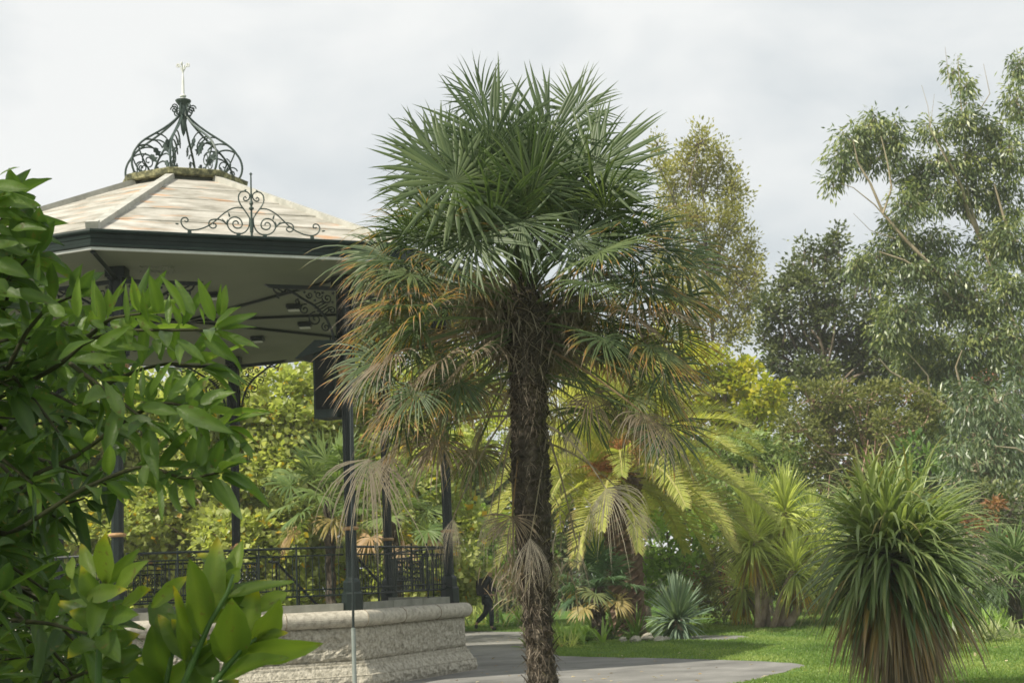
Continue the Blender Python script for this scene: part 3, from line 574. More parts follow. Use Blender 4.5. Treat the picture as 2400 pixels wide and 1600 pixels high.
# ------------------------------------------------------------------ background trees
hedge_m = lm('sycamore_leaf', (.20,.25,.06), (.38,.43,.14), (.56,.58,.26), .48, agestops=[(.12,(.50,.42,.04)),(1,(.60,.36,.03))], rough=.4, spec=.5)
poplar_m = lm('olive_small_leaf', (.14,.15,.04), (.28,.28,.08), (.44,.41,.15), .4)
lime_m = lm('lime_leaf', (.18,.24,.03), (.34,.40,.06), (.48,.50,.10), .45)
yellow_m = lm('yellowing_leaf', (.16,.24,.03), (.36,.38,.04), (.60,.52,.06), .42)
sumac_m = lm('pale_green_leaf', (.12,.19,.06), (.23,.31,.11), (.36,.44,.18), .36)
dark_m = lm('dark_green_leaf', (.045,.068,.03), (.10,.13,.048), (.21,.235,.08), .28, rough=.4, spec=.5)
olive_m = lm('brown_olive_leaf', (.085,.105,.032), (.17,.19,.055), (.31,.30,.11), .36)
laurel_m = lm('laurel_leaf', (.055,.115,.03), (.13,.23,.055), (.24,.35,.10), .36, rough=.35, spec=.5)
euc_m = lm('gum_leaf', (.06,.095,.042), (.135,.185,.07), (.33,.36,.11), .34, rough=.38, spec=.6)
eucg_m = lm('grey_gum_leaf', (.055,.09,.048), (.12,.17,.085), (.25,.30,.14), .3, rough=.38, spec=.6)
green_m = lm('shrub_leaf', (.09,.17,.035), (.20,.32,.06), (.33,.46,.12), .42)
cop_m = lm('copper_leaf', (.12,.06,.03), (.28,.14,.07), (.42,.24,.13), .35)
wood_m = lm('woodland_leaf', (.05,.08,.028), (.11,.15,.05), (.20,.24,.08), .35)
def grid_lobes(x0, x1, y0, y1, nx, ny, r, jit=.25, top=None):
    out = []
    for j in range(ny):
        for i in range(nx):
            px = x0+(x1-x0)*(i+.5)/nx+random.uniform(-jit, jit)*(x1-x0)/nx; py = y0+(y1-y0)*(j+.5)/ny+random.uniform(-jit, jit)*(y1-y0)/ny
            if top and py < top(px): continue
            out.append((px, py, r*random.uniform(.85, 1.2), r*random.uniform(.8, 1.1), random.uniform(-1.2, 1.2)))
    return out
tree('sycamore_tree', 'bushy yellow-green sycamore filling the view behind the left bandstand posts', 'tree', 44, grid_lobes(-60,330,900,1440,4,6,80), hedge_m, (-14,45), bark_pale, group='sycamores behind the bandstand', leaf=(.21,.19), per=2.1, clump=.38, wide=.5, age=.05, shell=.35)
tree('sycamore_tree', 'bushy yellow-green sycamore between the two middle bandstand posts', 'tree', 43, grid_lobes(300,700,880,1430,4,6,82), hedge_m, (-8.5,44), bark_pale, group='sycamores behind the bandstand', leaf=(.21,.19), per=2.1, clump=.38, wide=.5, age=.06, shell=.35)
tree('sycamore_tree', 'bushy yellow-green sycamore right of the speaker cabinet', 'tree', 44, grid_lobes(680,1110,860,1400,4,6,82), hedge_m, (-3.6,45), bark_pale, group='sycamores behind the bandstand', leaf=(.21,.19), per=2.1, clump=.38, wide=.5, age=.06, shell=.35)
tree('poplar_tree', 'tall slender olive-green tree rising right of the big palm crown', 'tree', 60,
     [(1640,335,40,38),(1610,380,40,45),(1690,370,30,40),(1580,430,50,50),(1660,430,60,60),(1720,450,40,60),(1560,520,40,50),(1620,520,60,60),(1700,540,65,60),(1750,580,35,50),(1570,620,50,60),(1650,620,70,60),(1730,650,60,60),(1600,710,60,60),(1680,710,60,60),(1750,720,40,50),(1620,790,50,40),(1720,780,50,40),(1540,340,16,20),(1550,400,25,25),(1770,640,25,40)],
     poplar_m, (8.2,60), bark, .09, leaf=(.17,.09), per=1.9, clump=.34, depth=.7, shell=.2, elong=.7)
for x0, x1 in ((1620,1600),(1650,1680),(1700,1740),(1640,1640),(1600,1560)): pass
tree('lime_tree', 'bright lime-green foliage glimpsed behind the big palm trunk', 'tree', 50, [(1400,850,60,50),(1460,860,70,60),(1520,840,50,60),(1400,930,60,60),(1480,950,80,60),(1180,900,60,60),(1120,960,60,60),(1200,1000,60,60),(1560,900,50,50)], lime_m, (4,50), bark, leaf=(.13,.08), per=1.7, clump=.32)
tree('yellow_leaf_tree', 'round-leaved tree turning yellow between the poplar and the dark tree', 'tree', 48, [(1620,850,55,40),(1800,930,40,35),(1690,860,60,45),(1740,900,55,50),(1640,920,60,50),(1700,950,60,50),(1770,960,50,45),(1790,1010,45,35),(1720,1000,60,40),(1600,960,60,50),(1640,1010,50,40),(1600,830,40,25),(1850,1080,40,35)],
     yellow_m, (6.5,48.5), bark, leaf=(.21,.18), per=1.7, clump=.36, wide=.5)
tree('sumac', 'pale green layered shrub tree above the arching palm fronds', 'tree', 45, [(1700,1050,60,28),(1760,1040,60,25),(1810,1070,55,30),(1740,1090,70,28),(1840,1110,55,35),(1680,1100,50,30),(1790,1130,60,30),(1850,1040,40,25),(1880,1090,35,30),(1690,1160,60,35),(1750,1180,60,40),(1700,1230,50,40),(1800,1170,50,40)], sumac_m, (7.3,45.5), bark, leaf=(.20,.10), per=1.8, clump=.30, depth=1.1)
tree('dark_evergreen', 'dark green oak with sky showing through, left of the gum tree', 'tree', 55,
     [(1958,560,22,40),(1935,600,35,35),(1885,590,14,40),(1865,640,35,40),(1830,680,35,40),(1900,660,40,40),(1960,650,40,40),(1900,720,50,45),(1840,740,45,45),(1960,720,45,45),(1830,810,50,35),(1900,800,55,45),(1970,800,55,45),(2040,760,55,50),(2040,830,60,50),(1990,860,55,40),(1910,870,60,40),(2100,840,55,45),(2070,900,60,35),(1850,880,50,40),(1800,720,28,40),(1790,790,25,40),(1820,930,40,40),(1805,970,35,35),(1815,850,35,35),(2010,640,20,25)],
     dark_m, (12,55.5), bark, .25, leaf=(.17,.11), per=2.3, clump=.36, shell=.15)
tree('brown_birch', 'olive-brown small-leaved tree with pinkish stems behind the dark-green strap plant', 'tree', 44,
     [(1900,940,55,50),(1960,930,60,50),(2040,940,60,50),(1880,1010,50,45),(1950,1010,60,50),(2030,1010,60,50),(2100,990,50,50),(1900,1080,50,45),(1980,1080,60,45),(2060,1080,55,45),(1930,1140,50,40),(2020,1150,60,40),(2090,1140,40,40),(2130,930,45,40),(2150,990,45,40),(2180,960,40,35)], olive_m, (10.5,44), bark_pink, .1, leaf=(.13,.08), per=1.9, clump=.30)
mb = MB()
tree('laurel_bush', 'glossy mid-green laurel bush below the pale gum branch', 'bush', 42, [(2160,1060,40,38),(2210,1090,45,40),(2140,1120,45,38),(2200,1150,55,40),(2260,1160,50,40),(2120,1180,45,35)], laurel_m, (11.5,42), bark, leaf=(.22,.10), per=2.0, clump=.32)
tree('dark_evergreen', 'broad dark tree mass standing behind the gum tree', 'tree', 58, grid_lobes(1990,2440,640,1120,5,5,62)+grid_lobes(1840,2060,880,1100,3,3,55), dark_m, (17,58), bark, .25, leaf=(.19,.12), per=.95, clump=.42, shell=.2)
# gum tree with explicit limbs
GL = [(2050,300,45,38),(2000,330,45,40),(1970,380,36,38),(2090,330,36,40),(1952,430,18,25),(2045,370,50,40),(2110,370,25,30),(2100,300,20,25),
      (2190,310,40,30),(2250,290,45,35),(2265,200,20,28),(2262,245,18,22),(2235,170,6,20),(2315,300,45,45),(2380,240,32,50),(2392,160,22,45),(2150,420,45,38),(2200,380,50,40),(2290,370,55,50),(2370,360,45,60),(2130,480,40,38),(2180,460,55,45),(2260,450,55,50),(2350,460,55,60),(2100,520,38,28),
      (2060,600,50,35),(2010,620,35,28),(2120,580,55,40),(2190,570,55,45),(2150,640,60,40),(2060,660,40,30),(2240,640,55,45),(2320,580,60,60),(2380,560,40,60),(2280,720,60,50),(2360,680,50,60),(2200,720,60,45),(2120,730,55,40),(2080,780,45,40),(2160,800,60,45),(2250,810,60,45),(2330,800,55,45),(2380,790,30,40),(2140,870,50,35),(2220,880,55,35),(2290,850,30,20),(2210,940,60,40),(2270,930,50,35),(2330,930,50,25),(2390,880,30,40),(2180,1000,50,40)]
GB = np.array((18.5,50.,0)); t = empty('gum_tree', GB, 'large eucalyptus with pale bare limbs and hanging leaves at the upper right', 'tree')
bf = Buf(); mb = MB(); list(crown(bf, GL, 48, leaf=(.23,.068), per=3.4, down=.42, clump=.32, shell=.35, twigs=mb, elong=.35, upb=.0, wide=.42, rjit=.26))
fork = at(2440,1000,49)
mb.tube([GB, GB*.5+fork*.5, fork, at(2415,930,49), at(2395,880,48.5)], [.36,.30,.22,.17,.13], 10)
def pxl(pts, r0, r1, Y0, Y1=None, sides=6, target=None, jit=0):
    r0, r1 = r0*.78, r1*.8
    Y1 = Y1 or Y0; n = len(pts); P = [at(p[0], p[1], Y0+(Y1-Y0)*i/(n-1)) for i, p in enumerate(pts)]
    (target or mb).tube(P, np.linspace(r0, r1, n), sides, False)
pxl([(2400,890),(2365,840),(2335,780),(2290,740),(2240,710),(2180,650),(2120,610),(2060,590)], .12, .03, 48.5, 47.2)
pxl([(2335,780),(2300,720),(2250,690),(2200,640),(2160,600)], .08, .02, 48.2, 47)
pxl([(2410,900),(2380,760),(2330,640),(2300,560),(2270,470),(2262,380),(2262,260)], .11, .02, 49, 47.5)
pxl([(2300,560),(2270,500),(2255,440),(2230,390),(2200,340)], .11, .03, 48.3, 47)
pxl([(2262,420),(2262,330),(2250,220),(2245,130)], .05, .01, 47.8, 47.5)
pxl([(2270,300),(2320,220),(2305,150)], .03, .008, 47.8, 47.5); pxl([(2230,230),(2222,170),(2215,110)], .02, .006, 47.8, 47.5)
pxl([(2200,640),(2120,560),(2070,500),(2040,430),(2010,380),(2000,330)], .085, .025, 47.6, 47)
pxl([(2070,500),(2090,440),(2080,380),(2065,320)], .05, .02, 47.3, 47); pxl([(2120,560),(2050,480),(2000,440),(1970,430)], .035, .01, 47.3, 46.8)
pxl([(2100,560),(2040,540),(2000,500)], .02, .006, 47.3, 47)
pxl([(2260,985),(2220,955),(2180,930),(2130,895),(2085,870),(2060,840)], .10, .03, 47, 46); pxl([(2180,930),(2175,880),(2140,840),(2120,820)], .045, .012, 46.8, 46)
pxl([(2270,960),(2250,900),(2240,860),(2255,820)], .07, .02, 47, 46.5); pxl([(2400,640),(2370,560),(2350,500),(2330,430)], .10, .03, 48, 47.5); pxl([(2400,720),(2360,700),(2310,600)], .08, .03, 48, 47.5)
pxl([(2420,960),(2340,980),(2260,985)], .10, .07, 49, 47)
pxl([(2220,380),(2180,300),(2175,250),(2160,200)], .02, .006, 47, 47); pxl([(2180,300),(2190,220)], .012, .005, 47, 47)
mb.build('trunk', bark_pale, t, True); bf.build('crown', euc_m, t)
t = tree('young_gum_tree', 'grey-green young eucalyptus with drooping sickle leaves at the right edge', 'tree', 39,
     [(2270,950,45,50),(2330,940,50,45),(2385,920,40,55),(2280,1020,45,50),(2340,1010,50,50),(2390,1000,35,50),(2240,1070,35,45),(2290,1090,50,45),(2350,1080,50,45),(2395,1090,35,45),(2240,1130,35,35),(2310,1150,45,35),(2380,1150,45,35)], eucg_m, (13.6,39.5), bark_pale, .12, leaf=(.23,.055), per=2.2, down=.5, clump=.30, elong=.5, upb=0)
mb = MB(); pxl([(2420,1070),(2380,1050),(2330,1045)], .05, .015, 37.5, 37); mb.build('bare_limb', bark_pale, t); mb = MB(); pxl([(2400,1160),(2360,1180),(2310,1200),(2270,1190)], .03, .008, 37, 36.5); mb.build('bare_limb', bark_pale, t)
mb = MB(); tt = bpy.data.objects['brown_birch']
pxl([(2022,1200),(2022,1150),(2020,1110),(2030,1060),(2035,1030)], .05, .02, 42.6, 42.4); pxl([(2020,1110),(2010,1070),(2005,1040)], .035, .012, 42.5, 42.4); pxl([(1940,1200),(1942,1150),(1945,1110)], .03, .015, 42.6, 42.5); pxl([(1972,1190),(1975,1130)], .025, .01, 42.6, 42.5)
mb.build('stem', bark_pink, tt)
t = tree('copper_shrub', 'dark shrub with clusters of coppery dead leaves at the right edge', 'bush', 37, [(2250,1220,40,35),(2310,1220,45,35),(2370,1200,40,35),(2390,1260,35,35),(2280,1270,45,30),(2340,1260,40,30),(2230,1290,40,30),(2380,1180,45,40),(2300,1170,45,40),(2400,1320,40,40),(2330,1320,40,35),(2280,1330,40,35),(2290,1385,45,35),(2350,1400,45,30)], dark_m, (12.2,37.3), bark, .05, leaf=(.13,.08), per=1.6, clump=.28)
bf = Buf(); list(crown(bf, [(2290,1245,18,10),(2350,1265,22,14),(2330,1180,14,10),(2375,1275,16,10),(2320,1215,12,9),(2280,1222,10,8)], 36, leaf=(.15,.08), per=2.0, clump=.14)); bf.build('dead_leaves', cop_m, t)
tree('rose_bush', 'low dark bush speckled with small red flowers left of the multi-stemmed strap palms', 'bush', 41, [(1650,1350,35,35),(1690,1340,35,30),(1640,1410,35,28),(1690,1400,30,30),(1660,1290,40,30),(1720,1300,40,40),(1620,1370,30,40),(1700,1440,30,15)], olive_m, (5.9,41), bark, .04, leaf=(.11,.07), per=1.9, clump=.26)
bf = Buf(); list(crown(bf, [(1665,1360,45,60)], 40.2, leaf=(.07,.06), per=.12, clump=.2, shell=.8)); rb_ = bf.build('flowers', lm('red_flower', (.22,.05,.03), (.34,.10,.06), (.42,.2,.12), .2), bpy.data.objects['rose_bush'])
tree('green_shrub', 'leafy bright green shrub below the arching palm fronds', 'bush', 40, [(1530,1250,40,35),(1580,1230,40,30),(1550,1300,45,35),(1610,1290,40,35),(1600,1340,35,30),(1510,1310,35,35),(1640,1240,35,30),(1500,1380,30,40)], green_m, (4.1,40.5), bark, .05, leaf=(.19,.13), per=1.8, clump=.3)
tree('green_shrub', 'broad green shrub behind the walking person', 'bush', 50, [(1090,1230,50,45),(1150,1260,50,40),(1200,1240,50,45),(1120,1320,40,35),(1180,1330,50,35),(1070,1290,35,40),(1240,1300,40,40)], green_m, (-.9,50.5), bark, .05, leaf=(.18,.12), per=1.8, clump=.34)
tree('green_shrub', 'dark green shrub behind the big strap-leaved plant', 'bush', 40, [(1850,1200,40,40),(1910,1230,45,40),(1850,1270,45,40),(1900,1300,45,40),(1960,1260,40,40),(1990,1200,50,40),(1860,1350,40,40),(1930,1360,50,40),(2060,1220,50,40),(2140,1240,50,40),(2200,1280,40,40),(2180,1360,50,40),(2230,1380,40,40),(1990,1340,50,40),(1880,1410,35,25),(2220,1430,30,25)], laurel_m, (8.6,40.6), bark, .05, leaf=(.15,.09), per=1.7, clump=.32)
# far woodland reads as one mass
bf = Buf(); lob = [(x, 1195+40*math.sin(x*.011)+random.uniform(-20,20), 95, 100, random.uniform(-3,3)) for x in range(-60,2500,90)]+[(x, 1360, 95, 75, random.uniform(-3,3)) for x in range(-60,2500,100)]+[(x, 1090, 90, 60, 0) for x in range(-60,1750,100)]
list(crown(bf, lob, 68, leaf=(.30,.24), per=2.6, clump=.55, depth=.35)); o = bf.build('woodland', wood_m); tag(o, 'dark distant woodland mass low behind the garden trees', kind='stuff')
# house beyond
H = empty('house', (20,62,0), 'slate-roofed house glimpsed through the gum tree with terracotta chimney pots', 'house')
zr = at(2200,975,60)[2]; ze_ = at(2200,1065,58)[2]; x0, x1 = at(2040,1000,60)[0], at(2520,1000,60)[0]
mb = MB(); mb.box(((x0+x1)/2, 61, ze_/2), (x1-x0-.6, 6, ze_)); wl = mb.build('wall', render_w, H)
mb = MB(); mb.add([(x0,57.6,ze_-.1),(x1,57.6,ze_-.1),(x1,61,zr),(x0,61,zr),(x0,64.4,ze_-.1),(x1,64.4,ze_-.1)], [(0,1,2,3),(3,2,5,4)]); rf = mb.build('roof', slate, H)
mb = MB(); cc = at(2315,905,60.4); mb.box((cc[0], 60.8, (cc[2]+zr)/2-.4), (1.1, .7, cc[2]-zr+1.2)); mb.box((cc[0],60.8,cc[2]+.26), (1.25,.8,.12)); ch = mb.build('chimney', mat('chimney_brick', [(.3,(.22,.12,.08)),(.7,(.34,.2,.14))], sc=8, rough=.9, bump=.2), rf)
mb = MB()
for i in range(4): mb.lathe([(.10,.3),(.13,.32),(.11,.7),(.13,.75),(.09,.78)], (cc[0]-.42+i*.28, 60.8, cc[2]), 10)
mb.build('chimney_pots', terra, ch)
for i in range(4): mb = MB(); mb.box((x0+1.2+i*2., 57.98, ze_-1.4), (.9,.06,1.2)); mb.build('window', glass_m, H)
# little red and white notice
p = G(803,1452); p = at(803,1346,44); t = empty('notice_sign', (p[0],p[1],0), 'small red and white notice on a post seen through the bandstand railings', 'sign')
mb = MB(); mb.box((p[0],p[1]+.03,p[2]/2), (.05,.04,p[2])); mb.build('post', iron_green, t); mb = MB(); mb.box(p+np.array((0,0,-.11)), (.22,.02,.30)); mb.build('board', white_p, t)
mb = MB(); mb.box(p+np.array((0,0,.12)), (.22,.022,.158)); mb.build('red_panel', mat('red_paint', [(.3,(.55,.03,.02)),(.7,(.65,.06,.04))], sc=5, rough=.5, bump=0), t)
# ------------------------------------------------------------------ main fan palm
PY = 14.0
pb = at(1272,1660,PY); pb = np.array((pb[0]-.0, PY, 0)); apex = at(1228,655,PY)
t = PALM = empty('windmill_palm', (pb[0],PY,0), 'tall shaggy windmill palm with fan leaves standing in front of the bandstand', 'palm tree')
TP = [(1275,1700,78),(1272,1600,80),(1267,1540,72),(1262,1470,70),(1258,1400,78),(1254,1330,88),(1250,1250,92),(1246,1170,98),(1242,1100,104),(1240,1030,100),(1240,960,98),(1238,880,100),(1236,800,116),(1232,740,128),(1228,690,80),(1226,640,40)]
zs = [(at(x,y,PY), w) for x, y, w in TP]
zz = np.array([p[2] for p, _ in zs]); xx = np.array([p[0] for p, _ in zs]); ww = np.array([w*PY/FPX/2 for _, w in zs]); o_ = np.argsort(zz); zz, xx, ww = zz[o_], xx[o_], ww[o_]
zz = np.concatenate([[0], zz]); xx = np.concatenate([[xx[0]], xx]); ww = np.concatenate([[ww[0]*1.05], ww])
def trunkpt(z): return np.array((np.interp(z, zz, xx), PY, z)), float(np.interp(z, zz, ww))
mb = MB(); nr, ns_ = 190, 22; V = []
for i in range(nr+1):
    z = zz[-1]*i/nr; c, w = trunkpt(z)
    for k in range(ns_):
        a = 2*math.pi*k/ns_; rr_ = w*.86*(1+.16*mnoise.noise((math.cos(a)*2, math.sin(a)*2, z*9))+.10*mnoise.noise((math.cos(a)*5, math.sin(a)*5, z*28))+.05*math.sin(z*70+3*math.sin(a+z)))
        V.append(c+np.array((math.sin(a), -math.cos(a), 0))*rr_)
mb.add(V, [(i*ns_+k, i*ns_+(k+1) % ns_, (i+1)*ns_+(k+1) % ns_, (i+1)*ns_+k) for i in range(nr) for k in range(ns_)])
trunk = mb.build('trunk', palm_bark, t)
fib_m = leafmat('fibre', [(0,(.045,.034,.022)),(.5,(.13,.105,.075)),(1,(.30,.25,.19))], transl=.15, rough=.8)
bf = Buf(); n = 6500; z = R.random(n)*zz[-2]; z = np.where(R.random(n) < .3, zz[-2]-R.random(n)*1.1, z); a = R.random(n)*2*np.pi; P = []; 
cw = [trunkpt(q) for q in z]; c = np.array([q[0] for q in cw]); w = np.array([q[1] for q in cw]); rd = np.stack([np.sin(a), -np.cos(a), 0*a], 1)
tg = np.stack([np.cos(a), np.sin(a), 0*a], 1); D = rd*(.15+R.random(n)[:,None]*.5)+tg*R.normal(size=n)[:,None]*.7+UP*np.where(R.random(n) < .7, -.75, .55)[:,None]
straps(bf, c+rd*w[:,None]*.82, D, tg, .06+.16*R.random(n)**2, .004+.005*R.random(n), .8, 4, .1, R.random(n)**1.6, cols=2, twist=R.normal(size=n)*.5)
n = 420; z = .2+R.random(n)*(zz[-2]-.2); a = R.random(n)*2*np.pi; cw = [trunkpt(q) for q in z]; c = np.array([q[0] for q in cw]); w = np.array([q[1] for q in cw]); rd = np.stack([np.sin(a), -np.cos(a), 0*a], 1); tg = np.stack([np.cos(a), np.sin(a), 0*a], 1)
straps(bf, c+rd*w[:,None]*.72, rd*.55+UP*.8+tg*R.normal(size=n)[:,None]*.2, tg, .05+.10*R.random(n), .035+.02*R.random(n), .2, 3, .3, R.random(n)**1.8*.75, prof=lambda t: 1-.55*t)
bf.build('fibre', fib_m, trunk)
# explicit and procedural fronds: petiole + fan = one part each
def frond(hub, cdir, nml, Rd, start=None, age=0., tip=0., sag=.08, pw=.018, name='frond', label=None, **kw):
    bf = Buf()
    if start is not None:
        ddir = (hub-start); nst = start; petiole(bf, nst, hub, pw, sag, age=min(age, .10) if age < .5 else age*.9, rnd=.9 if age < .5 else .5)
    fan(bf, hub, np.array(cdir, float), np.array(nml, float), Rd, age=age, tip=tip, **kw)
    o = bf.build(name, fan_m, PALM)
    if label: o['label'] = label
    return o
golden = math.pi*(3-5**.5)
NF = 74; rs = np.random.default_rng(5)
for i in range(NF):
    u = (i+.5)/NF; el = math.radians(84-u*112); az = i*golden+rs.normal()*.15
    d = np.array((math.cos(az)*math.cos(el), math.sin(az)*math.cos(el), math.sin(el)))
    if u > .42 and d[1] < -.25 and abs(d[0]) < .62: continue
    plen = (.98+.30*u)*(1+rs.normal()*.06); plen *= 1.0 if el > 0 else 1.05
    st = apex-UP*(u*.60)+np.array((d[0], d[1], 0))*.05
    sagd = UP*(-.16*u*u*plen)
    hub = st+d*plen+sagd
    if d[1] < -.5 and abs(d[0]) < .5 and el < .9: hub = st+d*plen*.8+sagd
    cd_ = nrm(d*(1.0)+UP*(.10 if u < .35 else -.75*u)); hz = np.array((-math.sin(az), math.cos(az), 0)); nm = np.cross(hz, cd_)*-1
    if nm[2] < 0 and el < 1.2: nm = -nm
    nm = nm+rs.normal(size=3)*.28
    tp = 0 if u < .38 else max(0, (u-.38)*1.15+rs.normal()*.14); ag = 0 if u < .76 else max(0, (u-.76)*1.0+rs.normal()*.08); ag = .0 if ag < .12 else max(ag, .62)
    if rs.random() < .12: tp += .25
    if u > .42: tp = min(1, .66+.5*rs.random())
    if .16 < u < .42: plen *= .88
    Rd = .84*(1-.22*u)*(1+rs.normal()*.06)
    frond(hub, cd_, nm, Rd, st, age=min(1, ag), tip=min(1, tp), sag=.05, droop=.04+.42*u**1.3, spread=270 if u < .8 else 200, nseg=42, rnd=float(np.clip(.45+rs.normal()*.22, 0, 1)), cup=.30 if u < .5 else .1, ragged=.12+.16*u, gap=.66-.14*u, fuse=.42, apw=4.0 if u < .55 else 1.8,
          label='orange-tipped dying frond' if .3 < tp < .75 and ag < .2 else ('withered brown frond' if ag > .5 else None))
# shorter inner fans filling the crown
bfi = Buf()
for i in range(96):
    u = rs.random() if i < 40 else .45+.55*rs.random(); el = math.radians(62-100*u); az = rs.random()*6.283; d = np.array((math.cos(az)*math.cos(el), math.sin(az)*math.cos(el), math.sin(el)))
    if u > .5 and d[1] < 0 and abs(d[0]) < .5: continue
    st = apex-UP*(u*.6); hub = st+d*(.55+.75*rs.random())*(1+.3*u)-UP*.25*u; hz = np.array((-math.sin(az), math.cos(az), 0)); cd_ = nrm(d+UP*(.2-1.1*u)+rs.normal(size=3)*.25); nm = np.cross(cd_, hz)+rs.normal(size=3)*.4
    if nm[2] < 0: nm = -nm
    petiole(bfi, st, hub, .016, .04, rnd=.8); ag = 0 if u < .55 or rs.random() < .5 else .65; fan(bfi, hub, cd_, nm, .62*(1-.2*u), nseg=36, spread=230, droop=.1+.5*u, age=ag, tip=0 if u < .3 else .5+.5*rs.random(), apw=3, rnd=float(np.clip(.45+rs.normal()*.25, 0, 1)), cup=.2, ragged=.2, gap=.6, fuse=.4)
o = bfi.build('inner_fronds', fan_m, PALM); o['kind'] = 'stuff'
# the big fan facing the camera
h = at(1068,425,PY-.9); frond(h, (-.75,-.15,.35), (.35,-1,.35), .80, apex-UP*.1, sag=.05, spread=330, nseg=44, droop=.06, rnd=.75, cup=.05, gap=.86)
h = at(1390,400,PY-.5); frond(h, (.5,.1,.8), (-.3,-1,.2), .80, apex-UP*.1, sag=.05, spread=230, nseg=34, droop=.04, rnd=.55, cup=.05, gap=.84)
h = at(1160,330,PY-.3); frond(h, (-.25,.1,.95), (.1,-1,.1), .80, apex, sag=.04, spread=250, nseg=38, droop=.04, rnd=.45, cup=.05, gap=.8)
h = at(1290,330,PY-.1); frond(h, (.2,.1,.95), (-.1,-1,.1), .80, apex, sag=.04, spread=240, nseg=34, droop=.04, rnd=.4, cup=.05, gap=.8)
for (px_, py_, dx_, dz_, dy_, rd_) in [(1010,480,-1,.05,.1,.50),(1040,370,-.75,.65,.3,.54),(1400,490,1,.1,.1,.50),(1390,390,.6,.75,.3,.56),(1220,520,-.1,-.5,-.8,.55),(1350,560,.6,-.3,-.6,.6),(1030,520,-.7,-.6,-.5,.56),(1110,560,-.4,-.7,-.8,.6),(1410,560,.7,-.5,-.2,.55),(1130,240,-.4,.9,.2,.45),(1350,260,.5,.9,.1,.45),(1250,430,.15,.9,-.7,.6),(1130,450,-.3,.6,-.7,.6)]:
    h = at(px_, py_, PY+dy_); frond(h, (dx_,-.1,dz_), (R.normal()*.3,-1,.5), rd_*1.15, apex-UP*.1, sag=.05, spread=250, nseg=38, droop=.10, rnd=float(.4+.4*R.random()), cup=.1, gap=.72, tip=.15, fuse=.42)
h = at(1030,400,PY+.2); frond(h, (-.8,.1,.6), (.1,-1,.1), .78, apex, sag=.06, spread=250, nseg=34, droop=.06, rnd=.4, cup=.05, gap=.8)
for (px, py, dx, dz, rd_, ag, tp, dy) in [(905,600,-1,-.05,.62,.0,.42,-.2),(900,600,-.7,-.6,.5,.05,.95,.1),(1000,650,-.95,.0,.45,.0,.5,-.5),(980,745,-.95,.05,.62,.0,.52,-.4),(900,840,-1,-.1,.55,.02,.48,-.5),(880,860,-.8,-.6,.5,.05,.95,.0),(1060,910,-.7,-.45,.5,.05,.5,-.6),(945,970,-.3,-.8,.42,.12,.6,-.3),
      (1480,590,.9,.1,.6,.0,.6,-.2),(1560,580,.9,.0,.55,0,.5,.0),(1490,660,.2,-.9,.5,.1,.95,-.4),(1560,860,.8,-.3,.48,0,.45,-.3),(1500,820,.3,-.9,.5,.1,.9,.0),(1490,935,.7,-.1,.33,.2,.42,-.3),(1565,995,.15,-.9,.48,.05,.6,-.4),(1375,960,.0,-.95,.45,0,.4,.2),(1200,1210,-.1,-1,.3,.6,.95,-.2),(1420,760,.9,-.5,.5,0,.5,.3),(1590,700,.2,-.9,.5,.1,.85,.2),(1600,620,.9,-.3,.55,0,.7,.3)]:
    h = at(px, py, PY+dy); u_ = nrm(np.array((dx,-.15,dz))); st = trunkpt(apex[2]-.25-random.random()*.5 if py < 900 else trunkpt(apex[2]-.9)[0][2])[0]
    frond(h, u_, (random.uniform(-.2,.2),-.75,.6), rd_*1.12, st, age=ag, tip=tp, sag=.04, droop=.25, spread=210, nseg=32, rnd=random.random(), cup=.05, ragged=.2, gap=.62,
          label='frond with burnt orange tips' if tp < .7 and tp > .35 else 'frond with dry grey tips')
# dead fans hanging on bent stalks below the crown
for (px, py, rd_, dx, y0, ag, dy, sp) in [(865,1075,.72,-.15,960,.85,-.3,150),(905,1065,.60,.1,975,.8,-.1,120),(1040,975,.50,-.55,930,.9,-.3,70),(1062,1215,.42,-.12,960,.9,-.2,75),(1150,1195,.48,-.08,1000,.95,-.15,70),(1165,1215,.34,.05,1010,.85,-.1,90),(1243,1260,.50,.0,1030,.98,-.30,90),(1270,1290,.42,.15,1080,.9,.25,80),(1355,1290,.35,.0,1010,.85,-.1,60),(1420,1145,.55,.55,1000,.98,-.2,150),(1330,1010,.4,.3,950,.9,0,90),(1205,1300,.45,-.05,1100,.9,.0,90),(1500,1200,.38,.2,1040,.9,.3,90)]:
    h = at(px, py, PY+dy); st, w_ = trunkpt(at(1240, y0, PY)[2]); st = st+np.array((np.sign(px-1242)*w_*.8, -w_*.4, 0))
    frond(h, (dx,-.05,-1), (0,-1,.1), rd_*1.1, st, age=ag, tip=1, sag=.10 if abs(px-1240) > 60 else -.02, pw=.014, droop=.9, spread=sp, nseg=40, rnd=random.random(), cup=.0, ragged=.35, gap=.75, wf=.75, fuse=.32, label='dead brown fan hanging down')
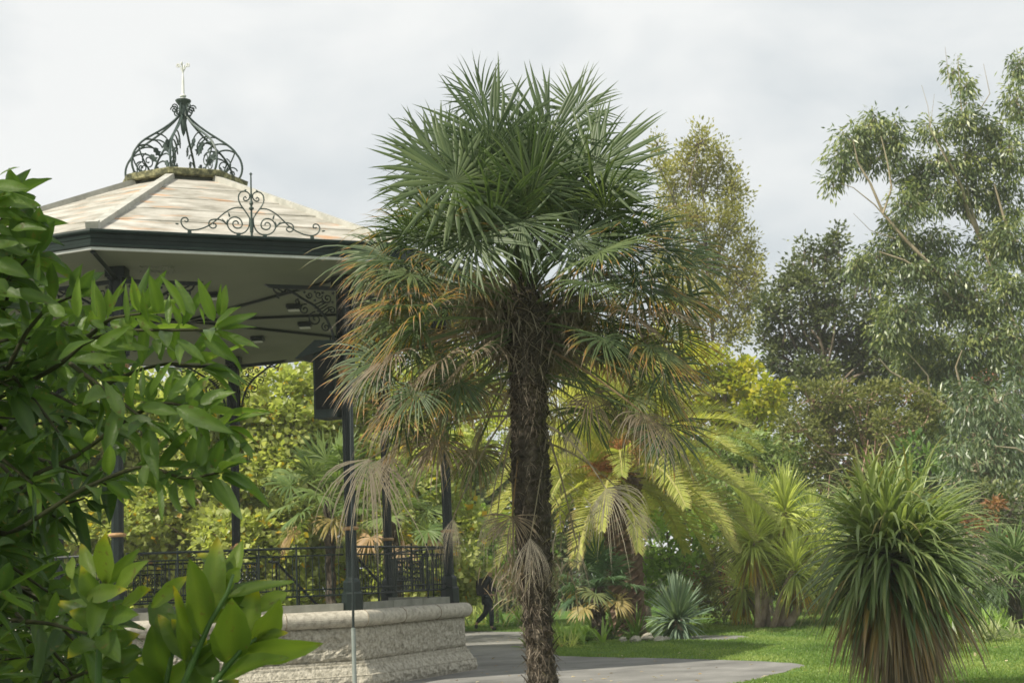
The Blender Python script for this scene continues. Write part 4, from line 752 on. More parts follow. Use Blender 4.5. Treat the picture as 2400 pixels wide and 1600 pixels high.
# hanging old fan skirt right under the crown: two bulky heads of dry leaf bases
bf = Buf()
for (px, py, n, ln) in [(1150,735,420,.36),(1325,755,460,.40),(1190,800,260,.35),(1235,700,160,.3),(1350,700,260,.34),(1130,690,240,.32),(1300,820,200,.35),(1260,1330,160,.28),(1210,1340,120,.25),(1310,1210,50,.2)]:
    h = at(px, py, PY+random.uniform(-.1,.1)); el = -1.2+R.random(n)*1.1; az = R.random(n)*2*np.pi; D = np.stack([np.cos(az)*np.cos(el), np.sin(az)*np.cos(el), np.sin(el)], 1)
    straps(bf, h+R.normal(size=(n,3))*(.13,.12,.13), D, np.cross(D, UP), ln*(.5+.6*R.random(n)), .010+.012*R.random(n), 1.0, 5, .3, R.random(n), .64+.3*R.random(n), .9, twist=R.normal(size=n)*.3)
o = bf.build('dry_skirt', fan_m, PALM); o['label'] = 'ragged dry leaf bases under the crown'
bf = Buf(); n = 26
straps(bf, np.repeat(apex[None]-UP*.05, n, 0), nrm(R.normal(size=(n,3))*(.10,.10,0)+UP), rand_dirs(n), .5+.35*R.random(n), .03, .05, 5, .4, R.random(n)*.5, 0, 0)
bf.build('spear_leaf', fan_m, PALM)
# ------------------------------------------------------------------ date palm behind
DY = 36.; c0 = at(1452,1110,DY); base = np.array((c0[0], DY, 0))
t = empty('date_palm', base, 'broad canary date palm with arching feather fronds and orange fruit stalks behind the windmill palm', 'palm tree')
mb = MB(); V = []; n1 = 40
for i in range(n1+1):
    z = c0[2]*i/n1
    for k in range(16):
        a = 2*math.pi*k/16; V.append((base[0]+(.36+.07*((i+k) % 2)+.04*R.random())*math.sin(a)*(1+.3*(i/n1)**3), DY-(.36+.07*((i+k) % 2))*math.cos(a)*(1+.3*(i/n1)**3), z))
mb.add(V, [(i*16+k, i*16+(k+1) % 16, (i+1)*16+(k+1) % 16, (i+1)*16+k) for i in range(n1) for k in range(16)]); mb.build('trunk', mat('date_bark', [(.3,(.07,.04,.03)),(.7,(.20,.14,.10))], sc=5, rough=.9, bump=.8), t)
rs = np.random.default_rng(3)
nf = 64
for i in range(nf):
    u = (i+.5)/nf; el = math.radians(86-96*u**.85); az = i*golden+rs.normal()*.1; d = np.array((math.cos(az)*math.cos(el), math.sin(az)*math.cos(el), math.sin(el)))
    bf = Buf(); pinnate(bf, c0+d*.2-UP*.2*u, d, (3.8-.4*u)*(1+rs.normal()*.06), .50+1.15*u**.7, ll=.60, npair=70, rnd=float(np.clip(.55+rs.normal()*.2, 0, 1)), tip=.05+.7*max(0, u-.35), wid=.05, vee=.35+.55*abs(d[0]), roll=rs.normal()*.35+d[0]*.25)
    bf.build('frond', date_m, t)
for (px, py, dx, dy, dz, ln) in [(1410,1020,-.05,-.1,1,3.8),(1440,1020,.02,.1,1,3.7),(1480,1020,.12,0,1,3.4),(1420,1040,-.2,.2,1,3.2),(1510,1040,.3,-.1,1,2.9),(1400,1040,-.5,.1,1,3.6),(1390,1040,-.8,-.2,1,3.8)]:
    bf = Buf(); pinnate(bf, at(px, 1090, DY), (dx,dy,dz), ln, .12, ll=.5, npair=60, rnd=.6, tip=.0, wid=.034); bf.build('frond', date_m, t)
for k, (px, py) in enumerate([(1440,1065),(1400,1090),(1470,1050),(1425,1110)]):
    bf = Buf(); n = 90; D = rand_dirs(n)*(1,1,.5)+(0,-.9,.25); straps(bf, at(px,py,DY-.9)+R.normal(size=(n,3))*(.12,.1,.12), D, rand_dirs(n), .25+.4*R.random(n), .035, .9, 4, .1, R.random(n), cols=2)
    bf.build('fruit_stalk', lm('orange_stalk', (.38,.16,.06), (.55,.28,.11), (.65,.40,.20), .25), t)
# ------------------------------------------------------------------ smaller fan palms
def small_fan_palm(label, px, py, Y, n, Rd, pl, name='fan_palm', mat_=None, dead=.15, thk=.12, group=None, rnd0=.6, bias=(0,0,0)):
    c = at(px, py, Y); t = empty(name, (c[0],Y,0), label, 'palm tree', group); mb = MB(); m_ = max(6, int(c[2]*9))
    mb.tube([np.array((c[0]+.02*math.sin(i), Y, c[2]*i/m_)) for i in range(m_+1)], [thk*(1+.15*((i) % 2)) for i in range(m_+1)], 9); mb.build('trunk', palm_bark, t)
    for i in range(n):
        u = (i+.5)/n; el = math.radians(78-115*u); az = i*golden; d = np.array((math.cos(az)*math.cos(el), math.sin(az)*math.cos(el), math.sin(el))); hub = c+d*pl*(1+.1*R.normal())-UP*pl*.25*u
        cdv = nrm(d+UP*(.1-.7*u)+np.array(bias)); hz = np.array((-math.sin(az), math.cos(az), 0)); nm = np.cross(cdv, hz); nm = nm if nm[2] > 0 else -nm
        bf = Buf(); petiole(bf, c, hub, .03, .05, rnd=.9); ag = 0 if u < 1-dead else .8*R.random(); fan(bf, hub, cdv, nm+R.normal(size=3)*.3, Rd*(1-.15*u), nseg=22, spread=250, droop=.12+.3*u, age=ag, tip=max(0, (u-.5)*.9), rnd=float(np.clip(rnd0+R.normal()*.2, 0, 1)), gap=.8)
        bf.build('frond', mat_ or fan2_m, t)
    return t
fan2_m = leafmat('light_fan_leaf', [(0,(.08,.14,.04)),(.5,(.15,.22,.065)),(1,(.24,.30,.11))], transl=.38, rough=.42, agestops=[(.12,(.34,.28,.08)),(.5,(.42,.28,.15)),(1,(.42,.34,.24))])
small_fan_palm('pale green fan palm behind the bandstand just left of the near post', 770, 1165, 37, 26, .85, 1.0, group='fan palms behind the bandstand')
small_fan_palm('fan palm with yellowed fronds behind the bandstand between the two right posts', 925, 1210, 36, 24, .75, .9, dead=.3, group='fan palms behind the bandstand')
small_fan_palm('low bluish fan palm in the bed to the right of the windmill palm trunk', 1400, 1375, 34, 22, .62, .6, mat_=leafmat('blue_fan_leaf', [(0,(.05,.10,.045)),(.5,(.09,.16,.08)),(1,(.15,.22,.12))], transl=.3, rough=.42, agestops=[(.12,(.34,.28,.08)),(1,(.42,.30,.20))]), dead=.35, thk=.16)
small_fan_palm('small soft green fan palm at the right edge above the pale ground plants', 2372, 1345, 31, 26, .60, .6, mat_=leafmat('soft_fan_leaf', [(0,(.05,.09,.03)),(.5,(.09,.15,.045)),(1,(.15,.22,.07))], transl=.3, rough=.45), dead=.1)
# ------------------------------------------------------------------ strap-leaved cordylines
def cordyline(label, heads, base, Y, mat_, name='cabbage_palm', group=None, wd=.045, n=170, cat='cordyline'):
    b0 = G(*base) if base is not None else None
    t = empty(name, (b0[0], b0[1], 0), label, cat, group)
    for (px, py, dy, bx, by, ln, nn, tr) in heads:
        c = at(px, py, Y+dy); b_ = G(bx, by); b_[1] = Y+dy*.5; 
        mb = MB(); pts = [b_*(1-u)+c*u+np.array((math.sin(u*4+px)*.04, 0, 0)) for u in np.linspace(0, 1, 9)]; mb.tube(pts, np.linspace(tr*1.0, tr*.7, 9), 9); mb.build('trunk', cord_bark, t, True)
        bf = Buf(); rosette(bf, c, int(nn*1.2), ln*1.25, -60, 86, wd*1.5, (.25, 1.7), .14, .05, .25, .12, .35, 1.0)
        rosette(bf, c-UP*.12, int(nn*.35), ln*.75, -85, -45, wd, (.4, 1.0), 1., .05, .25, .1, .3); bf.build('leaf_head', mat_, t)
    return t
cordyline('clump of yellow-green cabbage palms with several pale trunks on the far lawn', [(1765,1260,0,1775,1472,.98,260,.075),(1840,1190,.6,1800,1474,1.0,240,.085),(1760,1190,1.0,1812,1472,.95,200,.07),(1862,1325,-.2,1830,1476,.85,210,.08),(1905,1240,.5,1868,1478,.95,220,.13),(1930,1330,.2,1885,1478,.85,180,.11),(1800,1290,1.2,1790,1470,.8,120,.06)], (1820,1474), 37, cord_m)
cordyline('low yellowing cabbage palm without a visible trunk beside the taller clump', [(1742,1365,0,1742,1455,.80,170,.07)], (1742,1455), 39.5, cord_m)
# big dark one, nearest
CY = 16.6; c = at(2085,1292,CY); b0 = np.array((c[0], CY, 0)); t = empty('strap_leaf_plant', b0, 'large dark green strap-leaved plant with brown drooping skirt on the near lawn', 'cordyline')
mb = MB(); mb.tube([b0, b0*.5+c*.5+np.array((.03,0,0)), c], [.20,.16,.13], 12); mb.build('trunk', cord_bark, t, True)
bf = Buf()
for (dx, dy, dz, n, ln) in ((0,0,0,330,1.36),(.30,.15,.04,230,1.42),(-.18,-.1,.06,170,1.3),(-.02,.2,.16,110,1.15)):
    rosette(bf, c+np.array((dx,dy,dz)), n, ln, -42, 84, .060, (.9, 2.6), .12, .05, .32, .2, .32, 1.15, tipage=.34, nseg=11, pw=2.0)
rosette(bf, c+np.array((.12,0,0)), 170, 1.42, -5, 45, .058, (.5, 1.5), .0, .05, .25, .2, .2, 1., tipage=.3, nseg=11, pw=2.)
rosette(bf, c+np.array((0,0,-.05)), 26, 1.35, -40, -5, .05, (1.5, 2.5), 1., .05, .25, .2, .2, nseg=11, pw=1.6)
bf.build('leaf_head', cord2_m, t)
bf = Buf(); n = 620; az = R.random(n)*2*np.pi; el = np.radians(-15-50*R.random(n)); D = np.stack([np.cos(az)*np.cos(el), np.sin(az)*np.cos(el), np.sin(el)], 1)
straps(bf, c+np.array((.05,0,-.1))+D*(.1,.1,.05)-UP*(R.random(n)*.5)[:,None], D, np.stack([-np.sin(az), np.cos(az), 0*az], 1), .85+.45*R.random(n), .022+.016*R.random(n), 2.6+R.random(n), 9, .35, R.random(n), R.random(n)*.95, .5+.5*R.random(n), twist=R.normal(size=n)*.12, p=.9, apow=1.2)
o = bf.build('skirt', cord2_m, t); o['label'] = 'brown and orange hanging old leaves'
# yucca
yb = G(1590,1497); t = empty('yucca', yb, 'stiff blue-green yucca rosette growing at the edge of the bed by the path', 'yucca'); bf = Buf()
rosette(bf, yb+UP*.55, 150, .95, 15, 88, .075, (.0, .5), .0, .05, .2, .05, .25, .9, fold=.35); rosette(bf, yb+UP*.45, 90, .85, -50, 15, .07, (.8, 1.6), .1, .05, .25, .1, .2, tipage=.0); bf.build('leaves', yuc_m, t)
mb = MB(); mb.tube([yb, yb+UP*.55], [.12,.1], 8); mb.build('stem', cord_bark, t)
# leafy ground plants in the bed
def broad_plant(label, px, py, Y, n, ln, wd, mat_, name='leafy_plant', cat='plant', group=None, el=(15,80), dr=(.3,1.2), spread=.25, hgt=.1):
    c = at(px, py, Y); c[2] = 0; t = empty(name, c, label, cat, group); bf = Buf(); k = max(1, n//14)
    for i in range(k): rosette(bf, c+np.array((R.normal()*spread, R.normal()*spread*.8, hgt*R.random())), 14, ln*(.7+.5*R.random()), el[0], el[1], wd, dr, .05, .02, .3, .15, .05, fold=.2, nseg=6)
    bf.build('leaves', mat_, t); return t
broad_plant('clump of broad glossy green leaves at the foot of the bed beside the path', 1370, 1500, 32.5, 150, .55, .11, green_m, spread=.45)
broad_plant('tall arching green leaves behind the low fan palm', 1440, 1470, 34.5, 120, .75, .06, laurel_m, spread=.5)
broad_plant('dry tan grassy tuft at the left corner of the bed', 1325, 1500, 31.5, 90, .45, .02, cord_m, 'grass_tuft', 'grass tuft', spread=.3)
broad_plant('yellow-green strappy plants behind the walking person', 1090, 1440, 49, 170, 1.0, .05, cord_m, spread=.9)
broad_plant('arching green leaves on the lawn between the person and the palm trunk', 1180, 1450, 47, 130, .9, .07, green_m, spread=.8)
broad_plant('tall pale ornamental grass just right of the bandstand corner post', 1085, 1440, 52, 240, 1.9, .035, lm('tall_grass', (.16,.20,.06),(.28,.32,.10),(.42,.44,.20), .4), 'ornamental_grass', 'ornamental grass', spread=.9, el=(50,88), dr=(.1,.7))
broad_plant('pale green low plant at the edge of the lawn under the right fan palm', 2340, 1500, 27.0, 260, .38, .045, lm('pale_leaf', (.14,.18,.07),(.26,.30,.13),(.42,.44,.24), .35), spread=.48)
broad_plant('silvery small plant at the lawn edge behind the big strap-leaved plant', 2245, 1495, 27.4, 120, .25, .04, lm('silver_leaf', (.22,.25,.18),(.36,.38,.30),(.5,.52,.45), .25), spread=.25)
broad_plant('arching soft green fern-like leaves right of the big strap-leaved plant', 2265, 1440, 29, 220, .8, .05, green_m, 'fern', 'fern', spread=.5)
broad_plant('dark green leaves at the far left under the sycamores', 300, 1470, 42, 160, .9, .10, laurel_m, spread=1.6)
broad_plant('light green leaves beyond the bandstand steps', 720, 1440, 42, 220, .8, .08, green_m, spread=1.5)
for i, (px, py, s) in enumerate([(1518,1500,.16),(1545,1502,.12),(1490,1503,.13),(1562,1500,.09),(1460,1503,.11)]):
    p = G(px, py); mb = MB(); mb.lathe([(0,0),(s*.9,.0),(s,s*.4),(s*.6,s*.85),(0,s*.95)], p, 7, cap=False); mb.v = [tuple(np.array(q)+R.normal(size=3)*s*.08) for q in mb.v]
    o = mb.build('edging_stone', gran_s); tag(o, ['largest pale stone edging the bed left of the yucca','pale stone touching the yucca leaves','stone left of the largest pale edging stone','small stone hidden under the yucca leaves','leftmost pale stone of the bed edging'][i], 'stone', 'stones edging the bed')
# ------------------------------------------------------------------ foreground magnolia-like branches at the left
def bleaf(V_, F_, base, tip, w, nml, bend=.12, cupv=.25, rnd=.5, age=0, nl=9, buf=None, wav=.05, shape=.45, agetip=None):
    base, tip = np.array(base, float), np.array(tip, float); d = tip-base; ln = np.linalg.norm(d); d = d/ln; s = nrm(np.cross(d, nml)); n_ = np.cross(s, d)
    t = np.linspace(0, 1, nl+1); wd = np.sin(np.pi*np.clip(t, 0, 1)**(.75 if shape < .5 else .9))**.8; wd = wd*(1-.15*t); wd[0] = .05; wd[-1] = .0
    ph = R.random()*6; V = np.zeros((nl+1, 5, 3))
    for i, ti in enumerate(t):
        c = base+d*ln*ti+n_*ln*(-bend*(ti**2)+bend*.35*ti)
        for j, q in enumerate((-1,-.55,0,.55,1)):
            V[i,j] = c+s*q*w/2*wd[i]*(1+.04*math.sin(11*ti*(1+abs(q))+ph))+n_*(abs(q)**1.3*w*cupv*wd[i]+wav*w*math.sin(9*ti+ph+q*2)*abs(q))
    F = np.array([(i*5+j, i*5+j+1, (i+1)*5+j+1, (i+1)*5+j) for i in range(nl) for j in range(4)]); at_ = age if agetip is None else agetip
    rr = np.clip(rnd+np.array((.0,.0,.22,.0,.0)), 0, 1); buf.add(V, F, np.tile(rr, nl+1), np.repeat(age+(at_-age)*t**4, 5))
FT = empty('broadleaf_tree', (-4.6,3.6,0), 'leafy green tree branches reaching in from the left edge', 'tree')
mb = MB(); bf = Buf()
def shoot(pts, Y0, Y1, nleaf, ll, lw, r0=.009, start=.15, updown=0., rnd=.5, tipn=5, smul=1., spr=1.):
    n = len(pts); P = np.array([at(p[0], p[1], Y0+(Y1-Y0)*i/(n-1)) for i, p in enumerate(pts)]); tt = np.linspace(0, 1, n); q = np.linspace(0, 1, 16); P = np.stack([np.interp(q, tt, P[:,k]) for k in range(3)], 1)
    P[1:-1] = (P[:-2]+2*P[1:-1]+P[2:])/4; mb.tube(P, np.linspace(r0, .0028, 16), 6, False); T = nrm(np.gradient(P, axis=0))
    for i in range(nleaf+tipn):
        u = start+(1-start)*(i+.5)/nleaf if i < nleaf else .985; u = min(u, 1); p = np.array([np.interp(u, q, P[:,k]) for k in range(3)]); d = nrm(np.array([np.interp(u, q, T[:,k]) for k in range(3)]))
        az = i*2.4+R.normal()*.3; a1 = nrm(np.cross(d, UP+.01)); a2 = np.cross(a1, d); rad = a1*math.cos(az)+a2*math.sin(az); sp = (.95 if i < nleaf else .55)*spr
        D = nrm(d*(.65 if i < nleaf else .9)+rad*sp+UP*(updown-.10+.1*R.normal())); l_ = ll*(.5+.75*R.random())*(.85 if i >= nleaf else 1); p2 = p+D*.012
        nm = nrm(UP*.9+rad*-.2+R.normal(size=3)*.45-d*.3); bleaf(None, None, p2, p2+D*l_, lw*(.8+.4*R.random()), nm, -.05+.35*R.random(), .12+.3*R.random(), float(np.clip(rnd+R.normal()*.2, 0, 1)), 0, buf=bf)
    return P
LL, LWd = .130, .034
shoot([(-60,960),(60,900),(150,850),(200,795),(300,772),(420,775),(505,770)], 3.7, 3.45, 14, LL*.9, LWd, .007, .15, .10, .55, 2)
shoot([(200,795),(260,745),(330,735)], 3.6, 3.5, 9, LL, LWd, .006, .2, .35, .6)
shoot([(60,1120),(180,1070),(290,985),(380,940),(450,955),(530,1000)], 3.6, 3.4, 30, LL, LWd, .006, .25, .15, .58, 6)
shoot([(60,1230),(200,1140),(340,1085),(430,1125),(520,1105)], 3.5, 3.35, 26, LL, LWd, .006, .25, -.02, .58, 6)
shoot([(250,900),(330,865),(400,850),(470,860)], 3.7, 3.6, 13, LL, LWd, .006, .1, .3, .5)
shoot([(-80,640),(-40,600),(0,520),(30,470)], 3.6, 3.55, 14, LL*1.1, LWd*1.5, .005, .1, -.25, .3, 3)
shoot([(-80,740),(-30,700),(30,640),(70,600)], 3.6, 3.55, 14, LL*1.1, LWd*1.5, .005, .1, -.2, .3, 3)
shoot([(-60,720),(-40,660),(-25,590),(-20,520),(-12,480)], 3.6, 3.5, 15, LL*.85, LWd*1.15, .006, .1, -.2, .42, 2)
shoot([(-60,860),(-20,780),(15,710),(25,650),(25,610)], 3.7, 3.6, 14, LL, LWd, .008, .1, .0, .45, 3)
shoot([(0,900),(60,780),(110,720),(180,690)], 3.7, 3.6, 12, LL, LWd, .007, .2, .2, .5)
def explicit(rows, sc, ox, oy, Y):
    for (x0, y0, x1, y1, w) in rows:
        p0 = at(ox+x0/sc, oy+y0/sc, Y+.04*R.random()); p1 = at(ox+x1/sc, oy+y1/sc, Y-.05+.1*R.random())
        bleaf(None, None, p0, p1, w*1.15/sc*Y/FPX, nrm(np.array((R.normal()*.35, -1, .5+R.normal()*.25))), .04+.10*R.random(), .12+.14*R.random(), float(.55+.4*R.random()), 0, 12, bf, .06)
explicit([(0,115,155,25,40),(-60,205,255,225,118),(-80,330,355,370,165),(100,590,395,570,108),(-50,450,250,470,130),(80,720,360,700,90),(-60,640,290,850,130),(330,1090,330,765,62),(-30,880,250,990,150),(100,1130,540,1240,115),(-60,560,120,640,90),(-60,1020,90,1160,120),(-80,760,160,700,120),(-80,300,90,270,80),(60,900,260,1010,110),(-60,1120,200,1190,140),(680,1360,680,1000,95),(880,1420,815,1025,120),(560,1350,410,1235,110),(720,1470,760,1330,100)], 3.733, 0, 380, 3.45)
explicit([(150,800,95,300,130),(290,830,505,275,100),(720,740,600,270,90),(960,750,855,250,190),(1300,780,1010,225,150),(1430,780,1170,285,140),(1690,850,1475,290,150),(1770,780,1850,375,130),(1755,790,1765,375,70),(830,870,735,435,115),(1100,900,1090,480,100),(1250,900,1140,590,90),(560,880,520,350,80),(250,950,60,830,110),(1560,900,1500,650,90)], 5.6, 200, 600, 3.4)
explicit([(1440,490,1715,375,75),(1450,490,1705,460,48),(1430,510,1735,605,72),(1360,560,1590,715,75),(1180,560,1385,710,72),(1210,570,1195,710,62),(640,600,870,465,75),(600,590,1000,605,105),(1040,550,1060,660,60),(470,700,910,690,95),(700,560,860,620,80),(380,700,600,540,90)], 2.851, 0, 600, 3.42)
explicit([(820,1080,700,830,90),(880,970,900,740,75),(960,960,950,720,60),(1010,930,1130,700,70),(1100,960,1160,760,60),(1130,960,1290,770,70),(1340,990,1500,880,75),(1400,960,1570,900,60),(950,1010,1195,1050,95),(1180,1010,1550,1180,110),(1240,1070,1310,1220,62),(830,1080,1130,1190,110),(1270,1380,1330,1160,95),(1340,1400,1360,1190,80),(1280,1470,1480,1460,110),(1420,1430,1560,1440,50),(1400,1480,1470,1310,80),(980,1390,940,1560,75),(1030,1420,1140,1560,65)], 2.851, 0, 600, 3.35)
rr_ = random.Random(4)
edge = [(380,40),(560,90),(700,180),(760,330),(800,330),(850,330),(920,410),(1000,440),(1060,430),(1120,450),(1180,250),(1240,215),(1300,170),(1340,200),(1400,330),(1460,360),(1600,400),(1700,400)]
for i in range(165):
    y = rr_.uniform(640, 1700); xe = np.interp(y, [e_[0] for e_ in edge], [e_[1] for e_ in edge]); x = xe-rr_.random()**1.2*(xe+120)-85
    Yd = rr_.uniform(3.3, 5.2); a_ = rr_.uniform(-.9, .6); l_ = rr_.uniform(130, 260); x0_ = x-l_*math.cos(a_); y0_ = y+l_*math.sin(-a_)*-1
    shoot([(x0_,y0_),((x0_+x)/2, (y0_+y)/2-rr_.uniform(-15,25)),(x,y)], Yd+.2, Yd, 9, LL*1.12, LWd*1.15, .006, .15, rr_.uniform(-.25,.2), rr_.uniform(.1,.5) if x < 260 else .5, 4)
for (p0, p1, r_) in [((-300,1600),(-90,1200),.03),((-90,1200),(0,1000),.014),((-90,1200),(60,1230),.010),((0,1000),(60,900),.008),((-90,1200),(-60,860),.014),((-60,860),(-60,700),.009),((0,1000),(60,1120),.007)]:
    limb(mb, at(*p0, 4.2), at(*p1, 3.7), r_, r_*.6, .05, 6, 7)
b0 = at(-300,1600,4.2); TB = np.array((-4.6,3.6,0)); 
limb(mb, TB, (-5.2,3.8,4.5), .32, .24, .03, 8, 12); limb(mb, (-5.2,3.8,4.5), (-7.6,5.6,9.5), .22, .08, .06, 8, 8); limb(mb, (-5.2,3.8,4.5), (-6.5,0,8), .2, .07, .06, 8, 8); limb(mb, (-4.7,3.6,1.0), b0, .06, .03, .06, 8, 8)
for lc in ((-5.6,.2,7.6),(-5.2,-.9,6.6),(-6.6,2.4,9.0),(-6.8,-2.0,7.6),(-7.8,1.2,8.8),(-8.0,5.6,10.2)):
    limb(mb, (-6.2,4.0,7.4), lc, .06, .02, .06, 6, 5)
mb.build('branch', twig, FT, True); bf.build('foliage', front_m, FT, True)
bf = Buf()  # unseen upper crown, lobes placed to shade the near plants
for lc in ((-5.6,.2,7.6),(-5.2,-.9,6.6),(-6.6,2.4,9.0),(-6.8,-2.0,7.6),(-7.8,1.2,8.8),(-8.0,5.6,10.2)):
    n = 1700; dd = rand_dirs(n)*(R.random(n)**.4)[:,None]*np.array((2.2,2.2,1.5)); M = len(dd)
    cards(bf, np.array(lc)+dd, rand_dirs(M)+UP*.2, rand_dirs(M)+UP, .16+.06*R.random(M), .07, R.random(M))
bf.build('crown', front_m, FT)
# ginger lilies
def Z3(x, y, Y): return at(x/2.6133, 1100+y/2.6133, Y)
def ginger(label, stem, leaves, Y, group='ginger lilies at the lower left'):
    b0 = Z3(*stem[0], Y); b0[2] = 0; t = empty('ginger_lily', b0, label, 'plant', group); mb2 = MB()
    mb2.tube([b0]+[Z3(*q, Y) for q in stem], [.010]+list(np.linspace(.008, .003, len(stem))), 7); mb2.build('stem', mat('green_stem', [(.3,(.04,.09,.02)),(.7,(.09,.16,.04))], sc=12, rough=.5, bump=.1), t, True)
    leaves = list(leaves)
    for j in range(9):
        i0 = j % (len(stem)-1); u_ = R.random(); sx = stem[i0][0]*(1-u_)+stem[i0+1][0]*u_; sy = stem[i0][1]*(1-u_)+stem[i0+1][1]*u_; ln_ = 210+120*R.random(); an_ = (-1)**j*(.5+.8*R.random())
        leaves.append((sx, sy, sx+ln_*math.sin(an_), sy-ln_*math.cos(an_)*.9, 70+40*R.random(), .15+.4*R.random(), .12*R.random()))
    for (x0_, y0_, x1_, y1_, w, rn, dy) in leaves:
        b2 = Buf(); bs = Z3(x0_, y0_, Y+.02); tp = Z3(x1_, y1_, Y+dy); 
        bleaf(None, None, bs, tp, w*1.5/2.6133*Y/FPX, nrm(np.array((R.normal()*.5, -1, .5+R.normal()*.3))), .08+.08*R.random(), .16, rn, .0, 14, b2, .05, .6, agetip=.45 if R.random() < .5 else .1); b2.build('leaf', ging_m, t, True)
ginger('ginger lily with upright pale leaves before the left bandstand post', [(600,1400),(610,1000),(625,700)], [(650,700,640,390,108,.95,-.05),(570,700,495,440,66,.85,.08),(620,730,855,480,62,.5,0),(690,770,880,550,92,.75,-.1),(740,860,910,725,112,.95,-.05),(530,780,750,730,80,.7,-.1),(440,760,575,540,80,.75,.1),(445,670,430,520,52,.9,.1),(620,760,560,1000,90,.3,-.1),(640,900,820,880,90,.35,-.1),(600,950,430,860,90,.3,0),(620,980,720,1160,100,.2,-.1),(590,1050,420,1130,100,.25,-.1)], 3.05)
ginger('tallest ginger lily stem of the right-hand clump, in front of the railing', [(1050,1500),(1180,1180),(1290,930),(1390,760),(1430,640)], [(1235,1010,1180,555,142,.62,-.05),(1310,900,1325,405,112,.62,.03),(1390,770,1480,410,82,.7,.08),(1380,780,1790,662,62,.55,0),(930,845,1155,645,82,.8,-.02),(1400,690,1465,600,66,.8,.02),(1130,1190,1090,715,98,.6,-.06),(1290,940,1560,700,90,.6,.1),(1180,1180,960,880,90,.45,.05)], 3.1)
ginger('middle ginger lily with broad leaves leaning right over the granite plinth', [(1190,1560),(1320,1290),(1480,1100),(1570,1030)], [(1400,1180,1425,800,172,.6,-.08),(1490,1110,1560,705,125,.68,.02),(1555,1060,1722,805,135,.85,-.02),(1570,870,1762,742,92,.85,.05),(1480,1125,1952,1085,112,.75,-.06),(1340,1285,1730,1115,112,.6,-.1),(1570,1040,1755,990,62,.7,0)], 3.1)
ginger('lowest ginger lily at the bottom edge in front of the plinth', [(960,1600),(1010,1350),(1080,1000),(1075,860)], [(1240,1330,1240,1005,132,.45,-.08),(1000,1310,925,955,125,.4,-.02),(1050,1010,955,885,92,.6,.03),(1010,1350,1320,1100,110,.5,.0),(1000,1400,780,1180,120,.35,-.05),(1080,1000,1200,820,70,.6,.03)], 3.2)
bf = Buf()
# fallen leaves on the path and lawn
bf = Buf(); n = 420; Y = 17+R.random(n)**1.3*30; X = (R.random(n)*.50-.14)*Y; P = np.stack([X, Y, np.full(n, .012)], 1); D = rand_dirs(n)*(1,1,.15)
cards(bf, P, D, rand_dirs(n)*.3+UP, .05+.07*R.random(n), .03+.03*R.random(n), R.random(n))
o = bf.build('fallen_leaves', lm('litter', (.20,.12,.05), (.38,.26,.10), (.55,.48,.30), .2)); tag(o, 'small fallen brown leaves scattered on path and lawn', kind='stuff')
# ------------------------------------------------------------------ walking person
def skin(name, J, E_, rad, m_, parent, lv=2, root=0):
    me = bpy.data.meshes.new(name); me.from_pydata([tuple(map(float, j)) for j in J], E_, []); o = bpy.data.objects.new(name, me); C.objects.link(o)
    sm = o.modifiers.new('s', 'SKIN'); 
    for i, sv in enumerate(me.skin_vertices[0].data): sv.radius = rad[i] if isinstance(rad[i], tuple) else (rad[i], rad[i]); sv.use_root = (i == root)
    ss = o.modifiers.new('u', 'SUBSURF'); ss.levels = ss.render_levels = lv
    dg = bpy.context.evaluated_depsgraph_get(); m2 = bpy.data.meshes.new_from_object(o.evaluated_get(dg)); bpy.data.objects.remove(o); return link(name, m2, m_, parent, True)
PB = G(1146,1478); K = 1.04
t = PERSON = empty('person', PB, 'person in dark clothes walking right along the path, upper body behind hanging palm leaves', 'person')
skin_m = mat('skin', [(.3,(.32,.19,.13)),(.7,(.42,.26,.19))], sc=8, rough=.5, bump=0); jk = mat('dark_jacket', [(.3,(.012,.014,.018)),(.7,(.03,.032,.038))], sc=10, rough=.8, bump=.2); tr_ = mat('dark_trousers', [(.3,(.010,.016,.022)),(.7,(.022,.032,.042))], sc=10, rough=.8, bump=.2)
def q(x, y, z): return PB+np.array((x,y,z))*K
# 0 pelvis 1 waist 2 chest 3 neck 4 head 5 crown 6 hipL 7 kneeL 8 ankleL 9 toeL 10 hipR 11 kneeR 12 ankleR 13 toeR 14 shL 15 elL 16 wrL 17 palmL 18 shR 19 elR 20 wrR 21 palmR
J = [q(0,0,.92),q(.01,0,1.10),q(.04,0,1.34),q(.07,0,1.50),q(.10,0,1.60),q(.10,0,1.70), q(.0,-.09,.88),q(.10,-.09,.50),q(.08,-.09,.09),q(.22,-.09,.05), q(-.02,.09,.88),q(-.06,.09,.50),q(-.34,.09,.22),q(-.36,.09,.07),
     q(.03,-.18,1.42),q(-.08,-.22,1.16),q(.10,-.22,1.00),q(.17,-.21,.97), q(.03,.18,1.42),q(.10,.22,1.15),q(.30,.20,1.08),q(.38,.19,1.07)]
E_ = [(0,1),(1,2),(2,3),(3,4),(4,5),(0,6),(6,7),(7,8),(8,9),(0,10),(10,11),(11,12),(12,13),(2,14),(14,15),(15,16),(16,17),(2,18),(18,19),(19,20),(20,21)]
rd = [.14,.13,.15,.055,.095,.075,.09,.06,.042,.035,.09,.06,.042,.035,.06,.045,.03,.028,.06,.045,.03,.028]
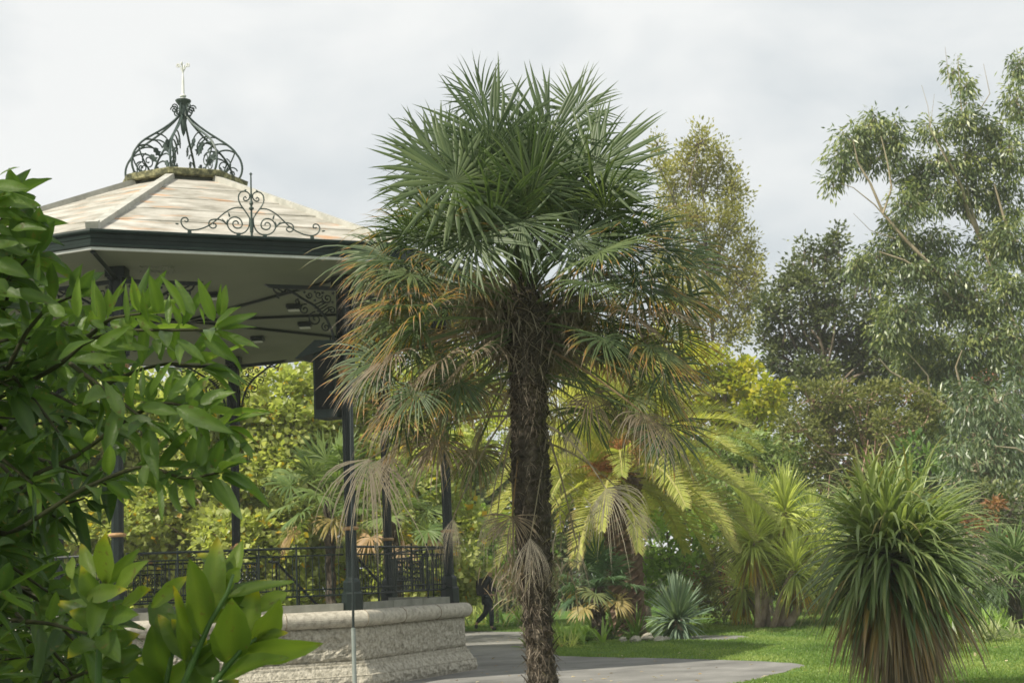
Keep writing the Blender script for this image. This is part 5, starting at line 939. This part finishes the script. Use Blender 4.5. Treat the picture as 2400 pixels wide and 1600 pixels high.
for s, b_ in ((17,-1),(21,1)):
    for f in range(5):
        p0 = J[s]; an = (f-2)*.012; ln = (.05,.07,.08,.072,.055)[f]; i0 = len(J)
        J += [p0+np.array((.03+ (0 if f else -.02), an*1.2, .0 if f else .02)), p0+np.array((.03+ln*.6-(0.02 if not f else 0), an*1.6, -.012 if f else .035)), p0+np.array((.03+ln*.8-(0.02 if not f else 0), an*1.6, -.035 if f else .045))]
        E_ += [(s,i0),(i0,i0+1),(i0+1,i0+2)]; rd += [.011,.009,.007]
skin('body', J, E_, rd, skin_m, t)
skin('jacket', [J[0]+UP*.0,J[1],J[2],J[3]-UP*.02,J[14],J[15],J[16],J[18],J[19],J[20]], [(0,1),(1,2),(2,3),(2,4),(4,5),(5,6),(2,7),(7,8),(8,9)], [.165,.155,.18,.075,.085,.065,.048,.085,.065,.048], jk, t)
skin('trousers', [J[0]-UP*.02,J[6],J[7],J[8]+UP*.03,J[10],J[11],J[12]+UP*.02], [(0,1),(1,2),(2,3),(0,4),(4,5),(5,6)], [.155,.115,.085,.065,.115,.085,.065], tr_, t)
for a_, b_ in ((8,9),(12,13)): skin('shoe', [J[a_]-UP*.02,J[b_]], [(0,1)], [.058,.05], iron, t)
skin('hair', [J[5]+np.array((-.03,0,-.03)),J[4]+np.array((-.05,0,.02))], [(0,1)], [.092,.085], mat('dark_hair', [(.3,(.015,.011,.008)),(.7,(.03,.022,.016))], sc=20, rough=.7, bump=.2), t)
fm_ = MB(); fm_.lathe([(.0,-.012),(.012,0),(0,.03)], J[4]+np.array((.098,0,-.005)), 6); fm_.build('nose', skin_m, t)
bp = empty('backpack', q(-.16,0,1.05), 'black backpack worn by the walking person', 'backpack')
mb = MB(); mb.lathe([(.06,-.26),(.13,-.24),(.155,-.15),(.15,.05),(.13,.17),(.07,.23),(.01,.24)], q(-.17,0,1.22), 12); mb.build('bag', jk, bp, True)
mb = MB()
for s in (-1, 1): mb.tube([q(-.12,s*.09,1.42), q(.02,s*.11,1.53), q(.16,s*.12,1.40), q(.15,s*.12,1.2), q(-.06,s*.14,1.05)], .018, 5)
mb.build('strap', jk, bp)

# ------------------------------------------------------------------ thin volume added to lift the dark tones
mb = MB(); mb.box((0, 60, 12), (260, 150, 26.9)); hz = mb.build('lift_haze', None)
hm = bpy.data.materials.new('lift_haze_volume'); hm.use_nodes = True; hm.node_tree.nodes.clear(); ho = hm.node_tree.nodes.new('ShaderNodeOutputMaterial'); hv = hm.node_tree.nodes.new('ShaderNodeVolumePrincipled')
hv.inputs['Density'].default_value = .0008; hv.inputs['Color'].default_value = (.93,.95,.92,1); hm.node_tree.links.new(hv.outputs[0], ho.inputs['Volume']); hz.data.materials.append(hm); hz['kind'] = 'stuff'
S.cycles.volume_bounces = 0
